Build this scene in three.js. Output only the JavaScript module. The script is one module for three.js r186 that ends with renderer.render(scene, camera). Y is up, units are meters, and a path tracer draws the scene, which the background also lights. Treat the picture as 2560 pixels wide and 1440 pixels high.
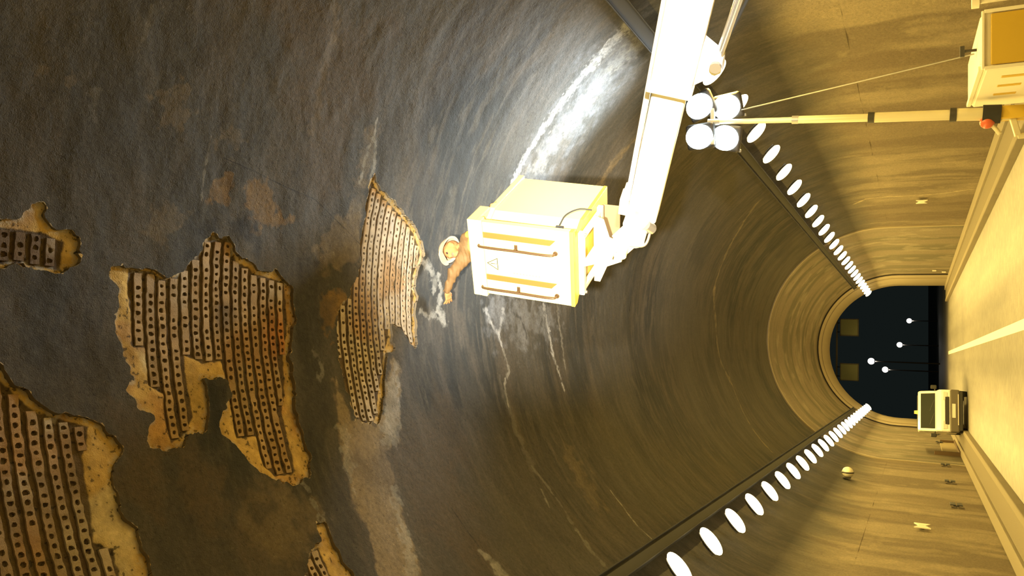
import * as THREE from 'three';
import { mergeGeometries, mergeVertices, toCreasedNormals } from 'three/addons/utils/BufferGeometryUtils.js';
import { RoundedBoxGeometry } from 'three/addons/geometries/RoundedBoxGeometry.js';
import { RectAreaLightUniformsLib } from 'three/addons/lights/RectAreaLightUniformsLib.js';

// ---------------------------------------------------------------- camera, sky, exposure
RectAreaLightUniformsLib.init();
const V = (x, y, z) => new THREE.Vector3(x, y, z);
const scene = new THREE.Scene();
scene.background = new THREE.Color().setRGB(0.006, 0.0085, 0.008);      // night sky
const FOCAL = 1991, PITCH = THREE.MathUtils.degToRad(27.01), YAW = THREE.MathUtils.degToRad(4.884);
const EYE = V(0, 1.6, 0);
const FWD = V(Math.sin(YAW) * Math.cos(PITCH), Math.sin(PITCH), -Math.cos(YAW) * Math.cos(PITCH));
const RGT = V(Math.cos(YAW), 0, Math.sin(YAW));
const UPV = RGT.clone().cross(FWD);
const camera = new THREE.PerspectiveCamera(2 * THREE.MathUtils.radToDeg(Math.atan(720 / FOCAL)), 2560 / 1440, 0.05, 600);
camera.position.copy(EYE);                                                // the phone was held on its side: world up is image left
camera.quaternion.setFromRotationMatrix(new THREE.Matrix4().makeBasis(UPV.clone().negate(), RGT, FWD.clone().negate()));
const renderer = new THREE.WebGLRenderer({ antialias: true });
renderer.toneMapping = THREE.LinearToneMapping;
renderer.toneMappingExposure = 1.0;
renderer.shadowMap.enabled = true;
const LAMP_COLOR = new THREE.Color().setRGB(1, 0.69, 0.17), LAMP_POWER = 400;      // sodium tunnel lamps
const FLOOD_COLOR = new THREE.Color().setRGB(0.76, 0.89, 1), FLOOD_POWER = 52;   // light tower
const WORK_COLOR = new THREE.Color().setRGB(1, 0.94, 0.82), WORK_POWER = 2200;     // work lamp beside the camera

// ---------------------------------------------------------------- helpers
let seed = 12345;
const rnd = () => { seed = (seed * 1664525 + 1013904223) >>> 0; return seed / 4294967296; };
const NT = new Float32Array(65536); for (let i = 0; i < 65536; i++) NT[i] = rnd();
const noise = (x, y) => {
  const xi = Math.floor(x), yi = Math.floor(y); let fx = x - xi, fy = y - yi; fx = fx * fx * (3 - 2 * fx); fy = fy * fy * (3 - 2 * fy);
  const a = (xi & 255) | ((yi & 255) << 8), b = ((xi + 1) & 255) | ((yi & 255) << 8), c = (xi & 255) | (((yi + 1) & 255) << 8), d = ((xi + 1) & 255) | (((yi + 1) & 255) << 8);
  return (NT[a] * (1 - fx) + NT[b] * fx) * (1 - fy) + (NT[c] * (1 - fx) + NT[d] * fx) * fy;
};
const fbm = (x, y, o = 4) => { let s = 0, a = 0.5, n = 0; for (let i = 0; i < o; i++) { s += a * noise(x, y); n += a; x = x * 2.03 + 17.3; y = y * 2.03 + 9.1; a *= 0.5; } return s / n; };
const sst = (a, b, x) => { const t = Math.min(1, Math.max(0, (x - a) / (b - a))); return t * t * (3 - 2 * t); };
const used = new Map();
const numbered = (n) => { const k = used.get(n) || 0; used.set(n, k + 1); return k ? `${n}_${String(k).padStart(3, '0')}` : n; };
const tag = (o, label, category, group, kind) => { o.userData.label = label; if (category) o.userData.category = category; if (group) o.userData.group = group; if (kind) o.userData.kind = kind; return o; };
const struct = (o, label) => { o.userData.kind = 'structure'; if (label) o.userData.label = label; return o; };
const thing = (name, label, category, pos = [0, 0, 0], group) => { const g = new THREE.Group(); g.name = numbered(name); g.position.set(...pos); scene.add(g); return tag(g, label, category, group); };
const mesh = (name, geo, mat, parent) => { const m = new THREE.Mesh(Array.isArray(geo) ? join(geo) : geo, mat); m.name = parent === scene ? numbered(name) : name; m.castShadow = m.receiveShadow = true; parent.add(m); return m; };
const join = (gs) => { if (gs.length === 1) return gs[0]; return mergeGeometries(gs.map((g) => { const h = g.index ? g.toNonIndexed() : g.clone(); for (const k of Object.keys(h.attributes)) if (!['position', 'normal', 'uv'].includes(k)) h.deleteAttribute(k); return h; })); };
const mat = (r, g, b, rough = 0.7, extra = {}) => { const m = new THREE.MeshStandardMaterial({ roughness: rough, side: THREE.DoubleSide, ...extra }); m.color.setRGB(r, g, b); return m; };
const box = (w, h, d, x = 0, y = 0, z = 0, r = 0.008) => { const g = r > 0 ? new RoundedBoxGeometry(w, h, d, 1, Math.min(r, w / 2.1, h / 2.1, d / 2.1)) : new THREE.BoxGeometry(w, h, d); g.translate(x, y, z); return g; };
const bar = (a, b, r, seg = 10, r2 = r) => { const d = b.clone().sub(a), l = d.length(); const g = new THREE.CylinderGeometry(r2, r, l, seg); g.translate(0, l / 2, 0); g.applyQuaternion(new THREE.Quaternion().setFromUnitVectors(V(0, 1, 0), d.normalize())); g.translate(a.x, a.y, a.z); return g; };
const beam = (a, b, w, h, up = V(0, 1, 0), r = 0.01) => { const d = b.clone().sub(a), l = d.length(); d.normalize(); const x = up.clone().cross(d).normalize(), y = d.clone().cross(x); const g = box(w, h, l, 0, 0, l / 2, r); g.applyMatrix4(new THREE.Matrix4().makeBasis(x, y, d).setPosition(a)); return g; };
const tube = (pts, r, seg = 24, rad = 8) => new THREE.TubeGeometry(new THREE.CatmullRomCurve3(pts), seg, r, rad, false);
const plate = (pts, t, bevel = 0.004) => { const s = new THREE.Shape(pts.map((p) => new THREE.Vector2(p[0], p[1]))); const g = new THREE.ExtrudeGeometry(s, { depth: t, bevelEnabled: bevel > 0, bevelSize: bevel, bevelThickness: bevel, bevelSegments: 1 }); g.translate(0, 0, -t / 2); return g; };
const turn = (g, x, y, z) => { g.applyMatrix4(new THREE.Matrix4().makeRotationFromEuler(new THREE.Euler(x, y, z))); return g; };
const move = (g, x, y, z) => { g.translate(x, y, z); return g; };

// a photo pixel gives a direction; distances come from the vault, the road or the thing touched
const ray = (px, py) => FWD.clone().addScaledVector(RGT, (720 - py) / FOCAL).addScaledVector(UPV, (1280 - px) / FOCAL).normalize();
const atT = (px, py, t) => EYE.clone().addScaledVector(ray(px, py), t);
const atDepth = (px, py, d) => { const r = ray(px, py); return EYE.clone().addScaledVector(r, d / -r.z); };

// ---------------------------------------------------------------- tunnel section
const AXIS = 0.745, CROWN_R = 4.1, SPRING = 2.55, S_SPRING = CROWN_R * Math.PI / 2, S_BASE = S_SPRING + SPRING;
const sec = (s, d, h = 0, out = V(0, 0, 0)) => {                          // s runs along the section from the crown, d along the tunnel, h towards the inside
  const a = Math.abs(s), sg = s < 0 ? -1 : 1, r = CROWN_R - h;
  if (a <= S_SPRING) { const th = s / CROWN_R; return out.set(AXIS + r * Math.sin(th), SPRING + r * Math.cos(th), -d); }
  return out.set(AXIS + sg * r, SPRING - (a - S_SPRING), -d);
};
const toWall = (px, py) => {
  const r = ray(px, py), ox = -AXIS, oy = EYE.y - SPRING, a = r.x * r.x + r.y * r.y, b = 2 * (ox * r.x + oy * r.y), c = ox * ox + oy * oy - CROWN_R * CROWN_R;
  const t = (-b + Math.sqrt(b * b - 4 * a * c)) / 2 / a, p = EYE.clone().addScaledVector(r, t);
  if (p.y >= SPRING) return [Math.atan2(p.x - AXIS, p.y - SPRING) * CROWN_R, -p.z];
  const sg = r.x > 0 ? 1 : -1, q = EYE.clone().addScaledVector(r, (AXIS + sg * CROWN_R) / r.x);
  return [sg * (S_SPRING + SPRING - q.y), -q.z];
};
const pts = (flat) => { const o = []; for (let i = 0; i < flat.length; i += 2) o.push(toWall(flat[i], flat[i + 1])); return o; };
const poly = (flat) => { const p = pts(flat); const xs = p.map((q) => q[0]), ys = p.map((q) => q[1]); return { p, x0: Math.min(...xs), x1: Math.max(...xs), y0: Math.min(...ys), y1: Math.max(...ys) }; };
const sdPoly = (P, x, y, far = 0.3) => {                                  // signed distance, negative inside
  if (x < P.x0 - far || x > P.x1 + far || y < P.y0 - far || y > P.y1 + far) return far;
  const p = P.p, n = p.length; let best = 1e9, ins = false;
  for (let i = 0, j = n - 1; i < n; j = i++) {
    const ax = p[j][0], ay = p[j][1], bx = p[i][0], by = p[i][1], ex = bx - ax, ey = by - ay, wx = x - ax, wy = y - ay;
    const t = Math.min(1, Math.max(0, (wx * ex + wy * ey) / (ex * ex + ey * ey + 1e-12))), dx = wx - ex * t, dy = wy - ey * t, q = dx * dx + dy * dy;
    if (q < best) best = q;
    if ((ay > y) !== (by > y) && x < ax + (y - ay) / (by - ay) * ex) ins = !ins;
  }
  const d = Math.sqrt(best); return ins ? -d : d;
};
const sdLine = (L, x, y, far = 0.5) => {
  if (x < L.x0 - far || x > L.x1 + far || y < L.y0 - far || y > L.y1 + far) return [far, 0];
  const p = L.p; let best = 1e9, u = 0;
  for (let i = 1; i < p.length; i++) {
    const ax = p[i - 1][0], ay = p[i - 1][1], ex = p[i][0] - ax, ey = p[i][1] - ay, wx = x - ax, wy = y - ay;
    const t = Math.min(1, Math.max(0, (wx * ex + wy * ey) / (ex * ex + ey * ey + 1e-12))), dx = wx - ex * t, dy = wy - ey * t, q = dx * dx + dy * dy;
    if (q < best) { best = q; u = (i - 1 + t) / (p.length - 1); }
  }
  return [Math.sqrt(best), u];
};

// spalled patches: outline of the missing plaster, outline of the ribbed lath inside it
const PATCHES = [
  { label: 'large butterfly-shaped patch of missing plaster with ribbed lath and ochre mortar lobes', tex: 0,
    out: [288,659,338,666,387,676,416,696,449,687,472,661,496,638,517,600,534,581,550,595,574,586,588,628,609,652,631,654,650,676,690,678,730,716,739,796,732,843,723,890,729,904,736,958,740,1026,755,1074,771,1116,779,1147,773,1192,729,1214,681,1201,651,1177,627,1156,608,1135,582,1111,556,1085,548,1055,563,1031,580,991,573,951,551,946,535,953,512,948,521,998,523,1031,518,1076,507,1083,492,1074,462,1100,450,1118,422,1126,374,1121,365,1092,377,1064,391,1043,377,1031,348,1017,322,991,308,972,334,951,330,915,308,887,291,843,286,796,302,768,293,742,302,725,279,687,276,671],
    rib: [328,670,385,681,418,700,452,690,472,668,500,640,534,590,574,592,590,640,606,660,626,668,640,684,716,704,726,800,716,880,718,985,712,1030,744,1173,736,1182,695,1186,662,1156,648,1087,599,1092,585,1012,570,927,560,900,516,905,469,887,470,930,485,1012,488,1040,474,1078,436,1104,422,1045,415,981,381,960,374,880,371,867,341,864],
    a: [335.6, 725], b: [716, 725], n: 15 },
  { label: 'long pointed patch of missing plaster with pale ribbed lath beside the work basket', tex: 1,
    out: [937,436,947,460,971,491,1002,524,1038,564,1060,616,1063,638,1045,680,1038,720,1045,740,1042,767,1044,855,1037,872,1023,855,1019,842,996,820,981,811,981,852,990,867,984,880,971,881,967,928,962,972,958,1030,946,1059,920,1059,888,1050,876,995,865,977,859,942,844,878,837,826,844,782,859,753,876,738,879,714,892,686,901,659,902,601,913,540,922,469],
    rib: [936,456,944,470,968,500,998,532,1032,570,1053,620,1056,640,1040,684,1034,722,1040,742,1037,767,1039,850,1034,860,1024,845,1012,832,990,812,977,806,974,850,966,875,962,928,952,972,948,1030,940,1054,920,1054,894,1044,882,995,870,977,864,942,849,878,842,826,849,784,864,757,881,742,884,716,897,688,906,660,907,603,918,543,926,474],
    a: [920, 700], b: [1030, 700], n: 7.6 },
  { label: 'dim broad patch of missing plaster with coarse ribbed lath and a wide ochre border', tex: 0,
    out: [-160,880,0,905,20,945,42,963,62,964,82,978,83,1002,111,1020,149,1041,187,1035,226,1051,257,1058,278,1079,305,1117,295,1155,288,1197,297,1239,307,1280,344,1318,347,1339,365,1391,382,1433,410,1520,-160,1520],
    rib: [-150,915,0,945,20,960,42,985,97,1027,146,1044,226,1065,222,1113,212,1135,226,1240,243,1350,288,1367,312,1450,335,1510,-150,1510],
    a: [127, 1183], b: [205, 1183], n: 2 },
  { label: 'small dark patch of missing plaster with a few lath ribs and loose ochre lumps', tex: 0,
    out: [-160,540,0,552,33,553,52,543,57,525,83,512,110,510,119,520,115,538,130,560,145,567,173,578,203,597,200,630,208,638,197,655,158,682,117,677,80,662,33,663,0,668,-160,680],
    rib: [-150,560,0,566,60,574,120,586,165,604,160,676,120,668,60,656,0,658,-150,664],
    a: [36, 620], b: [152, 620], n: 3 },
  { label: 'narrow patch of missing plaster with pale lath at its lower end', tex: 1,
    out: [790,1305,817,1300,830,1340,852,1390,855,1407,880,1427,905,1500,900,1560,730,1560,752,1470,765,1440,770,1412,772,1385,790,1360,800,1348,795,1330],
    rib: [776,1388,790,1370,802,1364,836,1440,860,1550,740,1550,770,1440],
    a: [792, 1400], b: [822, 1400], n: 1.2 },
];
for (const P of PATCHES) {
  P.o = poly(P.out); P.r = poly(P.rib);
  const a = toWall(...P.a), b = toWall(...P.b); P.d0 = a[1]; P.pitch = (b[1] - a[1]) / P.n;
}
const edgeNoise = (s, d) => (fbm(s * 14, d * 14, 3) - 0.5) * 0.075;
const patchAt = (s, d) => { let f = 0.3, k = -1; for (let i = 0; i < PATCHES.length; i++) { const q = sdPoly(PATCHES[i].o, s, d); if (q < f) { f = q; k = i; } } return [k < 0 ? 0.3 : f + (f < 0.12 ? edgeNoise(s, d) : 0), k]; };
const ribAt = (k, s, d) => sdPoly(PATCHES[k].r, s, d) + (fbm(s * 22 + 5, d * 22, 2) - 0.5) * 0.02;

// stains: [kind, colour, opacity, outline or centre line, edge softness or half width]
const ST = [];
const area = (c, op, flat, soft = 0.03, rag = 0.12, fr = 9) => ST.push({ t: 0, c, op, P: poly(flat), soft, rag, fr });
const streak = (c, op, w, flat, w2 = w, rag = 1, fr = 30) => ST.push({ t: 1, c, op, P: poly(flat), w, w2, rag, fr });
const TAN = [0.16, 0.12, 0.065], PALE = [0.3, 0.28, 0.23], OCH = [0.2, 0.115, 0.03], WHITE = [0.42, 0.41, 0.38], BRN = [0.075, 0.055, 0.032], BLACK = [0.012, 0.012, 0.011];
area([0.2, 0.15, 0.085], 1.0, [847,1059,832,1000,838,942,862,985,880,1050,946,1062,962,1030,970,930,984,896,994,922,996,972,999,1059,992,1080,995,1095,972,1125,965,1130,980,1162,990,1210,1002,1267,1027,1355,1057,1440,1085,1530,968,1530,952,1440,940,1380,922,1337,905,1300,890,1255,870,1197,865,1162,850,1122], 0.03, 0.1);
area(PALE, 0.55, [958,1040,975,930,990,915,996,972,999,1059,995,1095,972,1125,960,1110], 0.03, 0.12, 16);
area(PALE, 0.4, [847,1070,865,1075,880,1140,890,1220,872,1195,850,1122], 0.03, 0.14, 18);
area(PALE, 0.5, [990,1210,1002,1267,1027,1355,1050,1440,1020,1440,1000,1330,975,1220], 0.04, 0.14, 18);
area(TAN, 0.6, [837,543,876,527,904,540,903,601,900,653,846,677,800,665,795,600], 0.05, 0.2);
area(OCH, 0.75, [803,738,860,725,876,740,850,780,838,835,820,836,806,770], 0.03, 0.14);
area(OCH, 0.55, [520,470,560,440,580,436,575,490,545,520,525,505], 0.02, 0.12);
area(OCH, 0.5, [610,480,650,470,680,500,690,540,720,560,700,575,640,560,612,520], 0.03, 0.2);
area(TAN, 0.35, [400,235,445,225,465,270,440,300,400,290], 0.03, 0.25);
area(TAN, 0.3, [555,320,600,310,610,350,580,385,545,375], 0.03, 0.25);
area(TAN, 0.3, [105,140,150,130,195,160,180,175,130,170], 0.02, 0.2);
area(TAN, 0.35, [395,540,440,520,455,560,410,600,385,575], 0.05, 0.25);
area(BRN, 0.7, [690,0,980,0,960,160,900,330,860,480,790,540,770,420,740,260], 0.25, 0.5, 3);
area(BRN, 0.65, [900,1130,1110,1010,1160,1200,1220,1400,1100,1440,1040,1300], 0.25, 0.5, 3);
area(BRN, 0.5, [560,1180,640,1200,760,1300,770,1420,640,1440,600,1300], 0.12, 0.4, 5);
area(TAN, 0.45, [640,1260,720,1230,790,1300,770,1380,720,1440,660,1430], 0.15, 0.5, 6);
area(PALE, 0.3, [760,1215,800,1260,815,1300,790,1305,775,1250], 0.02, 0.12, 14);
area(BRN, 0.8, [200,1100,330,1060,400,1140,520,1130,560,1250,480,1300,340,1230], 0.15, 0.4, 5);
area(BLACK, 0.6, [480,560,540,530,600,540,660,600,650,640,600,600,560,570,500,620,470,640], 0.08, 0.2, 6);
area(BLACK, 0.5, [740,640,800,660,830,760,800,900,820,1040,800,1200,770,1080,745,900], 0.08, 0.15, 4);
area(BLACK, 0.6, [523,960,570,960,560,1060,540,1090,524,1060], 0.02, 0.05);
area(BLACK, 0.4, [0,680,60,700,250,720,290,860,300,960,220,1000,60,930,0,860], 0.2, 0.3, 3);
streak(WHITE, 0.95, 0.05, [1283,452,1310,400,1340,350,1380,292,1430,222,1490,152,1545,92,1572,66], 0.12, 1.0, 26);
streak(PALE, 0.5, 0.16, [1330,440,1390,340,1450,270,1520,180,1590,110], 0.2, 1.2, 14);
streak([0.12,0.12,0.12], 0.6, 0.45, [1330,470,1400,330,1470,230,1560,120], 0.5, 1.4, 7);
streak(WHITE, 0.8, 0.045, [1212,775,1232,812,1248,840,1256,868], 0.02, 1.1, 24);
streak(WHITE, 0.75, 0.04, [1258,775,1254,810,1246,838], 0.02, 1.1, 24);
streak(PALE, 0.7, 0.03, [1256,868,1268,905,1272,930,1262,960,1272,1015], 0.02, 1.2, 22);
streak(WHITE, 0.75, 0.055, [1360,765,1372,830,1380,880,1400,940,1412,980], 0.03, 1.2, 22);
streak(PALE, 0.45, 0.05, [1395,770,1404,850,1412,920], 0.03, 1.2, 22);
streak([0.17,0.17,0.17], 0.6, 0.35, [1240,780,1300,800,1380,800], 0.3, 1.5, 7);
streak(BLACK, 0.9, 0.022, [1280,780,1300,795,1312,825,1316,845], 0.02, 0.9, 20);
streak(PALE, 0.8, 0.05, [1062,655,1078,680,1090,705,1086,720], 0.06, 1.2, 20);
streak(PALE, 0.8, 0.05, [1096,690,1104,720,1098,770,1108,800], 0.08, 1.2, 20);
streak(PALE, 0.6, 0.04, [1052,780,1075,790,1100,795], 0.05, 1.2, 20);
streak(TAN, 0.9, 0.09, [1585,350,1550,390,1520,430,1494,470], 0.14, 0.9, 14);
streak(PALE, 0.7, 0.018, [943,295,938,325,928,355,915,390,908,425,900,455], 0.03, 1.2, 26);
streak(PALE, 0.55, 0.02, [936,330,940,380,936,420,928,440], 0.03, 1.2, 26);
streak(TAN, 0.6, 0.09, [932,330,925,380,912,440,895,520], 0.12, 1.2, 14);
streak(PALE, 0.8, 0.03, [1200,1375,1225,1400,1255,1435,1290,1470], 0.12, 1.0, 14);
streak(BLACK, 0.7, 0.014, [1130,1270,1165,1320,1200,1368], 0.012, 0.6, 18);
streak(PALE, 0.3, 0.022, [1330,1165,1370,1215,1410,1270,1440,1320,1475,1370,1520,1420], 0.05, 1.3, 16);
streak(PALE, 0.45, 0.02, [1355,1225,1375,1270], 0.02, 1.2, 18);
streak(PALE, 0.75, 0.02, [1527,1228,1560,1270,1600,1320,1640,1358], 0.02, 1.0, 16);
streak(PALE, 0.2, 0.06, [1250,940,1280,1040,1310,1120,1340,1180], 0.08, 1.4, 10);
streak(TAN, 0.5, 0.2, [1430,1150,1460,1190,1480,1240], 0.25, 1.3, 8);
streak(TAN, 0.4, 0.05, [840,0,830,110,800,240,780,330], 0.05, 1.3, 16);
streak(PALE, 0.22, 0.02, [380,20,374,50,352,100], 0.02, 1.4, 22);
streak(PALE, 0.15, 0.03, [240,230,232,290,236,300], 0.03, 1.4, 22);
streak(PALE, 0.35, 0.012, [505,500,512,430,530,340], 0.012, 1.2, 22);
streak(PALE, 0.4, 0.03, [780,880,800,900,806,930,795,945], 0.03, 1.4, 22);
streak(BLACK, 0.7, 0.006, [560,395,640,430,720,470,790,500,900,610,960,625], 0.006, 0.5, 10);
streak(BLACK, 0.6, 0.006, [960,915,930,960,895,1000], 0.006, 0.5, 10);
streak([0.4,0.33,0.2], 0.85, 0.05, [2134,510,2167,498,2225,491,2298,489,2371,482,2406,476,2430,474], 0.06, 1.1, 8);
streak([0.3,0.22,0.12], 0.5, 0.04, [1830,960,1850,1010,1880,1070,1930,1130], 0.05, 1.2, 6);
streak([0.25,0.19,0.11], 0.45, 0.08, [1785,720,1790,800,1800,900,1830,960], 0.08, 1.2, 6);
streak([0.25,0.19,0.11], 0.45, 0.08, [1900,500,1850,570,1810,650,1785,720], 0.08, 1.2, 6);
area([0.035,0.03,0.026], 0.5, [1940,640,1975,560,2010,520,1990,600,1960,660], 0.2, 0.4, 2);

const C3 = [0, 0, 0];
const mixTo = (c, k) => { C3[0] += (c[0] - C3[0]) * k; C3[1] += (c[1] - C3[1]) * k; C3[2] += (c[2] - C3[2]) * k; };
const CLEAN_D = 31, COLLAR_D = 47.8, PORTAL_D = 54;
const paint = (s, d, fine) => {                                            // base colour of the lining at a point of its surface
  const [f, k] = d < 11 ? patchAt(s, d) : [0.3, -1];
  if (f < 0) {
    const n = fbm(s * 11, d * 11, 4), m = fbm(s * 34 + 7, d * 34, 3), w = fbm(s * 2.6 + 3, d * 2.6, 3), g = fbm(s * 4 + 50, d * 4, 3);
    C3[0] = 0.5; C3[1] = 0.325; C3[2] = 0.088;
    mixTo([0.55, 0.45, 0.25], sst(0.5, 0.72, w) * 0.8); mixTo([0.3, 0.14, 0.035], sst(0.52, 0.75, g) * 0.6);
    const r = ribAt(k, s, d); mixTo([0.034, 0.02, 0.011], sst(0.012, -0.004, r) * (0.75 + 0.25 * n));
    mixTo([0.34, 0.31, 0.25], sst(-0.05, -0.008, f) * 0.65 * sst(0.35, 0.6, m));
    const q = (0.62 + 0.7 * n) * (0.75 + 0.5 * m) * (m < 0.27 ? 0.35 : 1); C3[0] *= q; C3[1] *= q; C3[2] *= q;
    return;
  }
  const warp = fbm(s * 0.9 + 40, d * 0.9, 2) * 0.5;
  if (d > CLEAN_D) {                                                       // newer smooth concrete
    const a = fbm(s * 0.25 + 11, d * 1.3 + warp, 4), b = fbm(s * 1.4, d * 1.4 + 30, 4);
    C3[0] = 0.19; C3[1] = 0.155; C3[2] = 0.105; mixTo([0.1, 0.09, 0.055], sst(0.42, 0.68, a) * 0.8); mixTo([0.32, 0.28, 0.2], sst(0.55, 0.75, b) * 0.4);
  } else {                                                                 // old sooty plaster, fading by patches into the stained concrete side walls
    const a = fbm(s * 0.5 + 3, d * 4.2 + warp * 2, 4), b = fbm(s * 1.1 + 60, d * 2.3 + 8, 4), e = fbm(s * 3, d * 9 + 20, 4), g = fbm(s * 0.35 + 90, d * 0.8, 3), st = fbm(s * 1.6 + 33, d * 15 + warp * 9, 3);
    C3[0] = 0.027; C3[1] = 0.0262; C3[2] = 0.0205; mixTo([0.075, 0.06, 0.041], sst(0.42, 0.7, b) * 0.75); mixTo([0.017, 0.018, 0.0145], sst(0.46, 0.66, a) * 0.6); mixTo([0.06, 0.051, 0.038], sst(0.4, 0.62, fbm(s * 0.3 + 210, d * 0.16 + 60, 3)) * 0.6); mixTo([0.1, 0.08, 0.055], sst(0.56, 0.8, st) * 0.32); mixTo([0.016, 0.016, 0.013], sst(0.44, 0.2, st) * 0.35);
    mixTo([0.09, 0.076, 0.054], sst(0.55, 0.78, e) * 0.45); mixTo([0.075, 0.066, 0.05], sst(0.45, 0.62, g) * 0.5);
    if (Math.abs(s) > S_SPRING - 1.6) {
      const t = sst(S_SPRING - 1.2, S_SPRING + 0.1, Math.abs(s) + (fbm(s * 1.5, d * 1.5, 3) - 0.5) * 0.8), wa = fbm(s * 0.3 + 70, d * 1.5 + warp, 4), wb = fbm(s * 3 + 9, d * 3, 4), we = fbm(s * 0.16 + 3, d * 0.55 + warp, 3);
      const base = [0.21, 0.168, 0.105], dirt = (c, q) => { for (let i = 0; i < 3; i++) base[i] += (c[i] - base[i]) * q; };
      dirt([0.1, 0.072, 0.043], sst(0.45, 0.65, wa) * 0.75); dirt([0.4, 0.33, 0.2], sst(0.56, 0.76, wb) * 0.15); dirt([0.11, 0.078, 0.045], sst(0.5, 0.62, we) * 0.6); mixTo(base, t);
    }
  }
  for (const q of ST) {
    const P = q.P;
    if (q.t === 0) {
      const v = sdPoly(P, s, d, 0.5); if (v > 0.45) continue;
      const m = v + (fbm(s * q.fr + 31, d * q.fr + 12, 4) - 0.5) * q.rag * 2, al = sst(q.soft, -q.soft, m) * q.op * (0.55 + 0.9 * fbm(s * 20 + 4, d * 20, 3));
      if (al > 0) mixTo(q.c, Math.min(1, al));
    } else {
      const far = Math.max(q.w, q.w2) * (1 + q.rag) + 0.02, [v, u] = sdLine(P, s, d, far); if (v >= far) continue;
      const w = q.w + (q.w2 - q.w) * u, m = v / w + (fbm(s * q.fr, d * q.fr + 77, 4) - 0.5) * 2.4 * q.rag, al = sst(1.3, 0.1, m) * q.op * Math.min(1, 0.25 + 1.2 * fbm(s * 9 + 15, d * 9, 3));
      if (al > 0) mixTo(q.c, al);
    }
  }
  const gr = 0.72 + 0.56 * fbm(s * 45, d * 45, 3), sp = fine ? noise(s * 90 + 5, d * 90) : 0.5;
  let m = gr * (sp > 0.93 ? 1.5 : sp < 0.1 ? 0.6 : 1); C3[0] *= m; C3[1] *= m; C3[2] *= m;
};
const enc = (v) => { v = v < 0 ? 0 : v > 1 ? 1 : v; return Math.round(255 * (v <= 0.0031308 ? v * 12.92 : 1.055 * Math.pow(v, 1 / 2.4) - 0.055)); };
const bakeTex = (w, h, fn) => {
  const a = new Uint8Array(w * h * 4);
  for (let j = 0, o = 0; j < h; j++) for (let i = 0; i < w; i++, o += 4) { fn((i + 0.5) / w, (j + 0.5) / h); a[o] = enc(C3[0]); a[o + 1] = enc(C3[1]); a[o + 2] = enc(C3[2]); a[o + 3] = 255; }
  const t = new THREE.DataTexture(a, w, h); t.colorSpace = THREE.SRGBColorSpace; t.magFilter = THREE.LinearFilter; t.minFilter = THREE.LinearFilter; t.wrapS = t.wrapT = THREE.RepeatWrapping; t.needsUpdate = true; return t;
};
const liningTex = (w, h, s0, s1, d0, d1, fine) => bakeTex(w, h, (u, v) => paint(s0 + (s1 - s0) * u, d0 + (d1 - d0) * v, fine));
const pn = (x, y, p) => {
  const xi = Math.floor(x), yi = Math.floor(y), fx = x - xi, fy = y - yi, T = (i, j) => NT[((i % p) + 3 * p) & 255 | ((((j % p) + 5 * p) & 255) << 8)];
  return (T(xi, yi) * (1 - fx) + T(xi + 1, yi) * fx) * (1 - fy) + (T(xi, yi + 1) * (1 - fx) + T(xi + 1, yi + 1) * fx) * fy;
};
const bumpBase = (() => {
  const n = 512, a = new Uint8Array(n * n * 4);
  for (let j = 0, o = 0; j < n; j++) for (let i = 0; i < n; i++, o += 4) {
    const x = i / 2, y = j / 2; let v = 0.5 * pn(x / 8, y / 8, 32) + 0.3 * pn(x / 2, y / 2, 128) + 0.35 * pn(x, y, 256); if (pn(x / 4, y / 4, 64) < 0.2) v -= 0.25;
    a[o] = a[o + 1] = a[o + 2] = Math.max(0, Math.min(255, v * 210)); a[o + 3] = 255;
  }
  const t = new THREE.DataTexture(a, n, n); t.magFilter = THREE.LinearFilter; t.minFilter = THREE.LinearFilter; t.wrapS = t.wrapT = THREE.RepeatWrapping; t.needsUpdate = true; return t;
})();
const bumpRep = (u, v) => { const t = bumpBase.clone(); t.repeat.set(u, v); t.needsUpdate = true; return t; };
const liningMat = (tex, ru, rv, bump = 0.0055, rough = 0.9) => new THREE.MeshStandardMaterial({ map: tex, roughness: rough, bumpMap: bumpRep(ru, rv), bumpScale: bump, side: THREE.DoubleSide });

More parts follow.
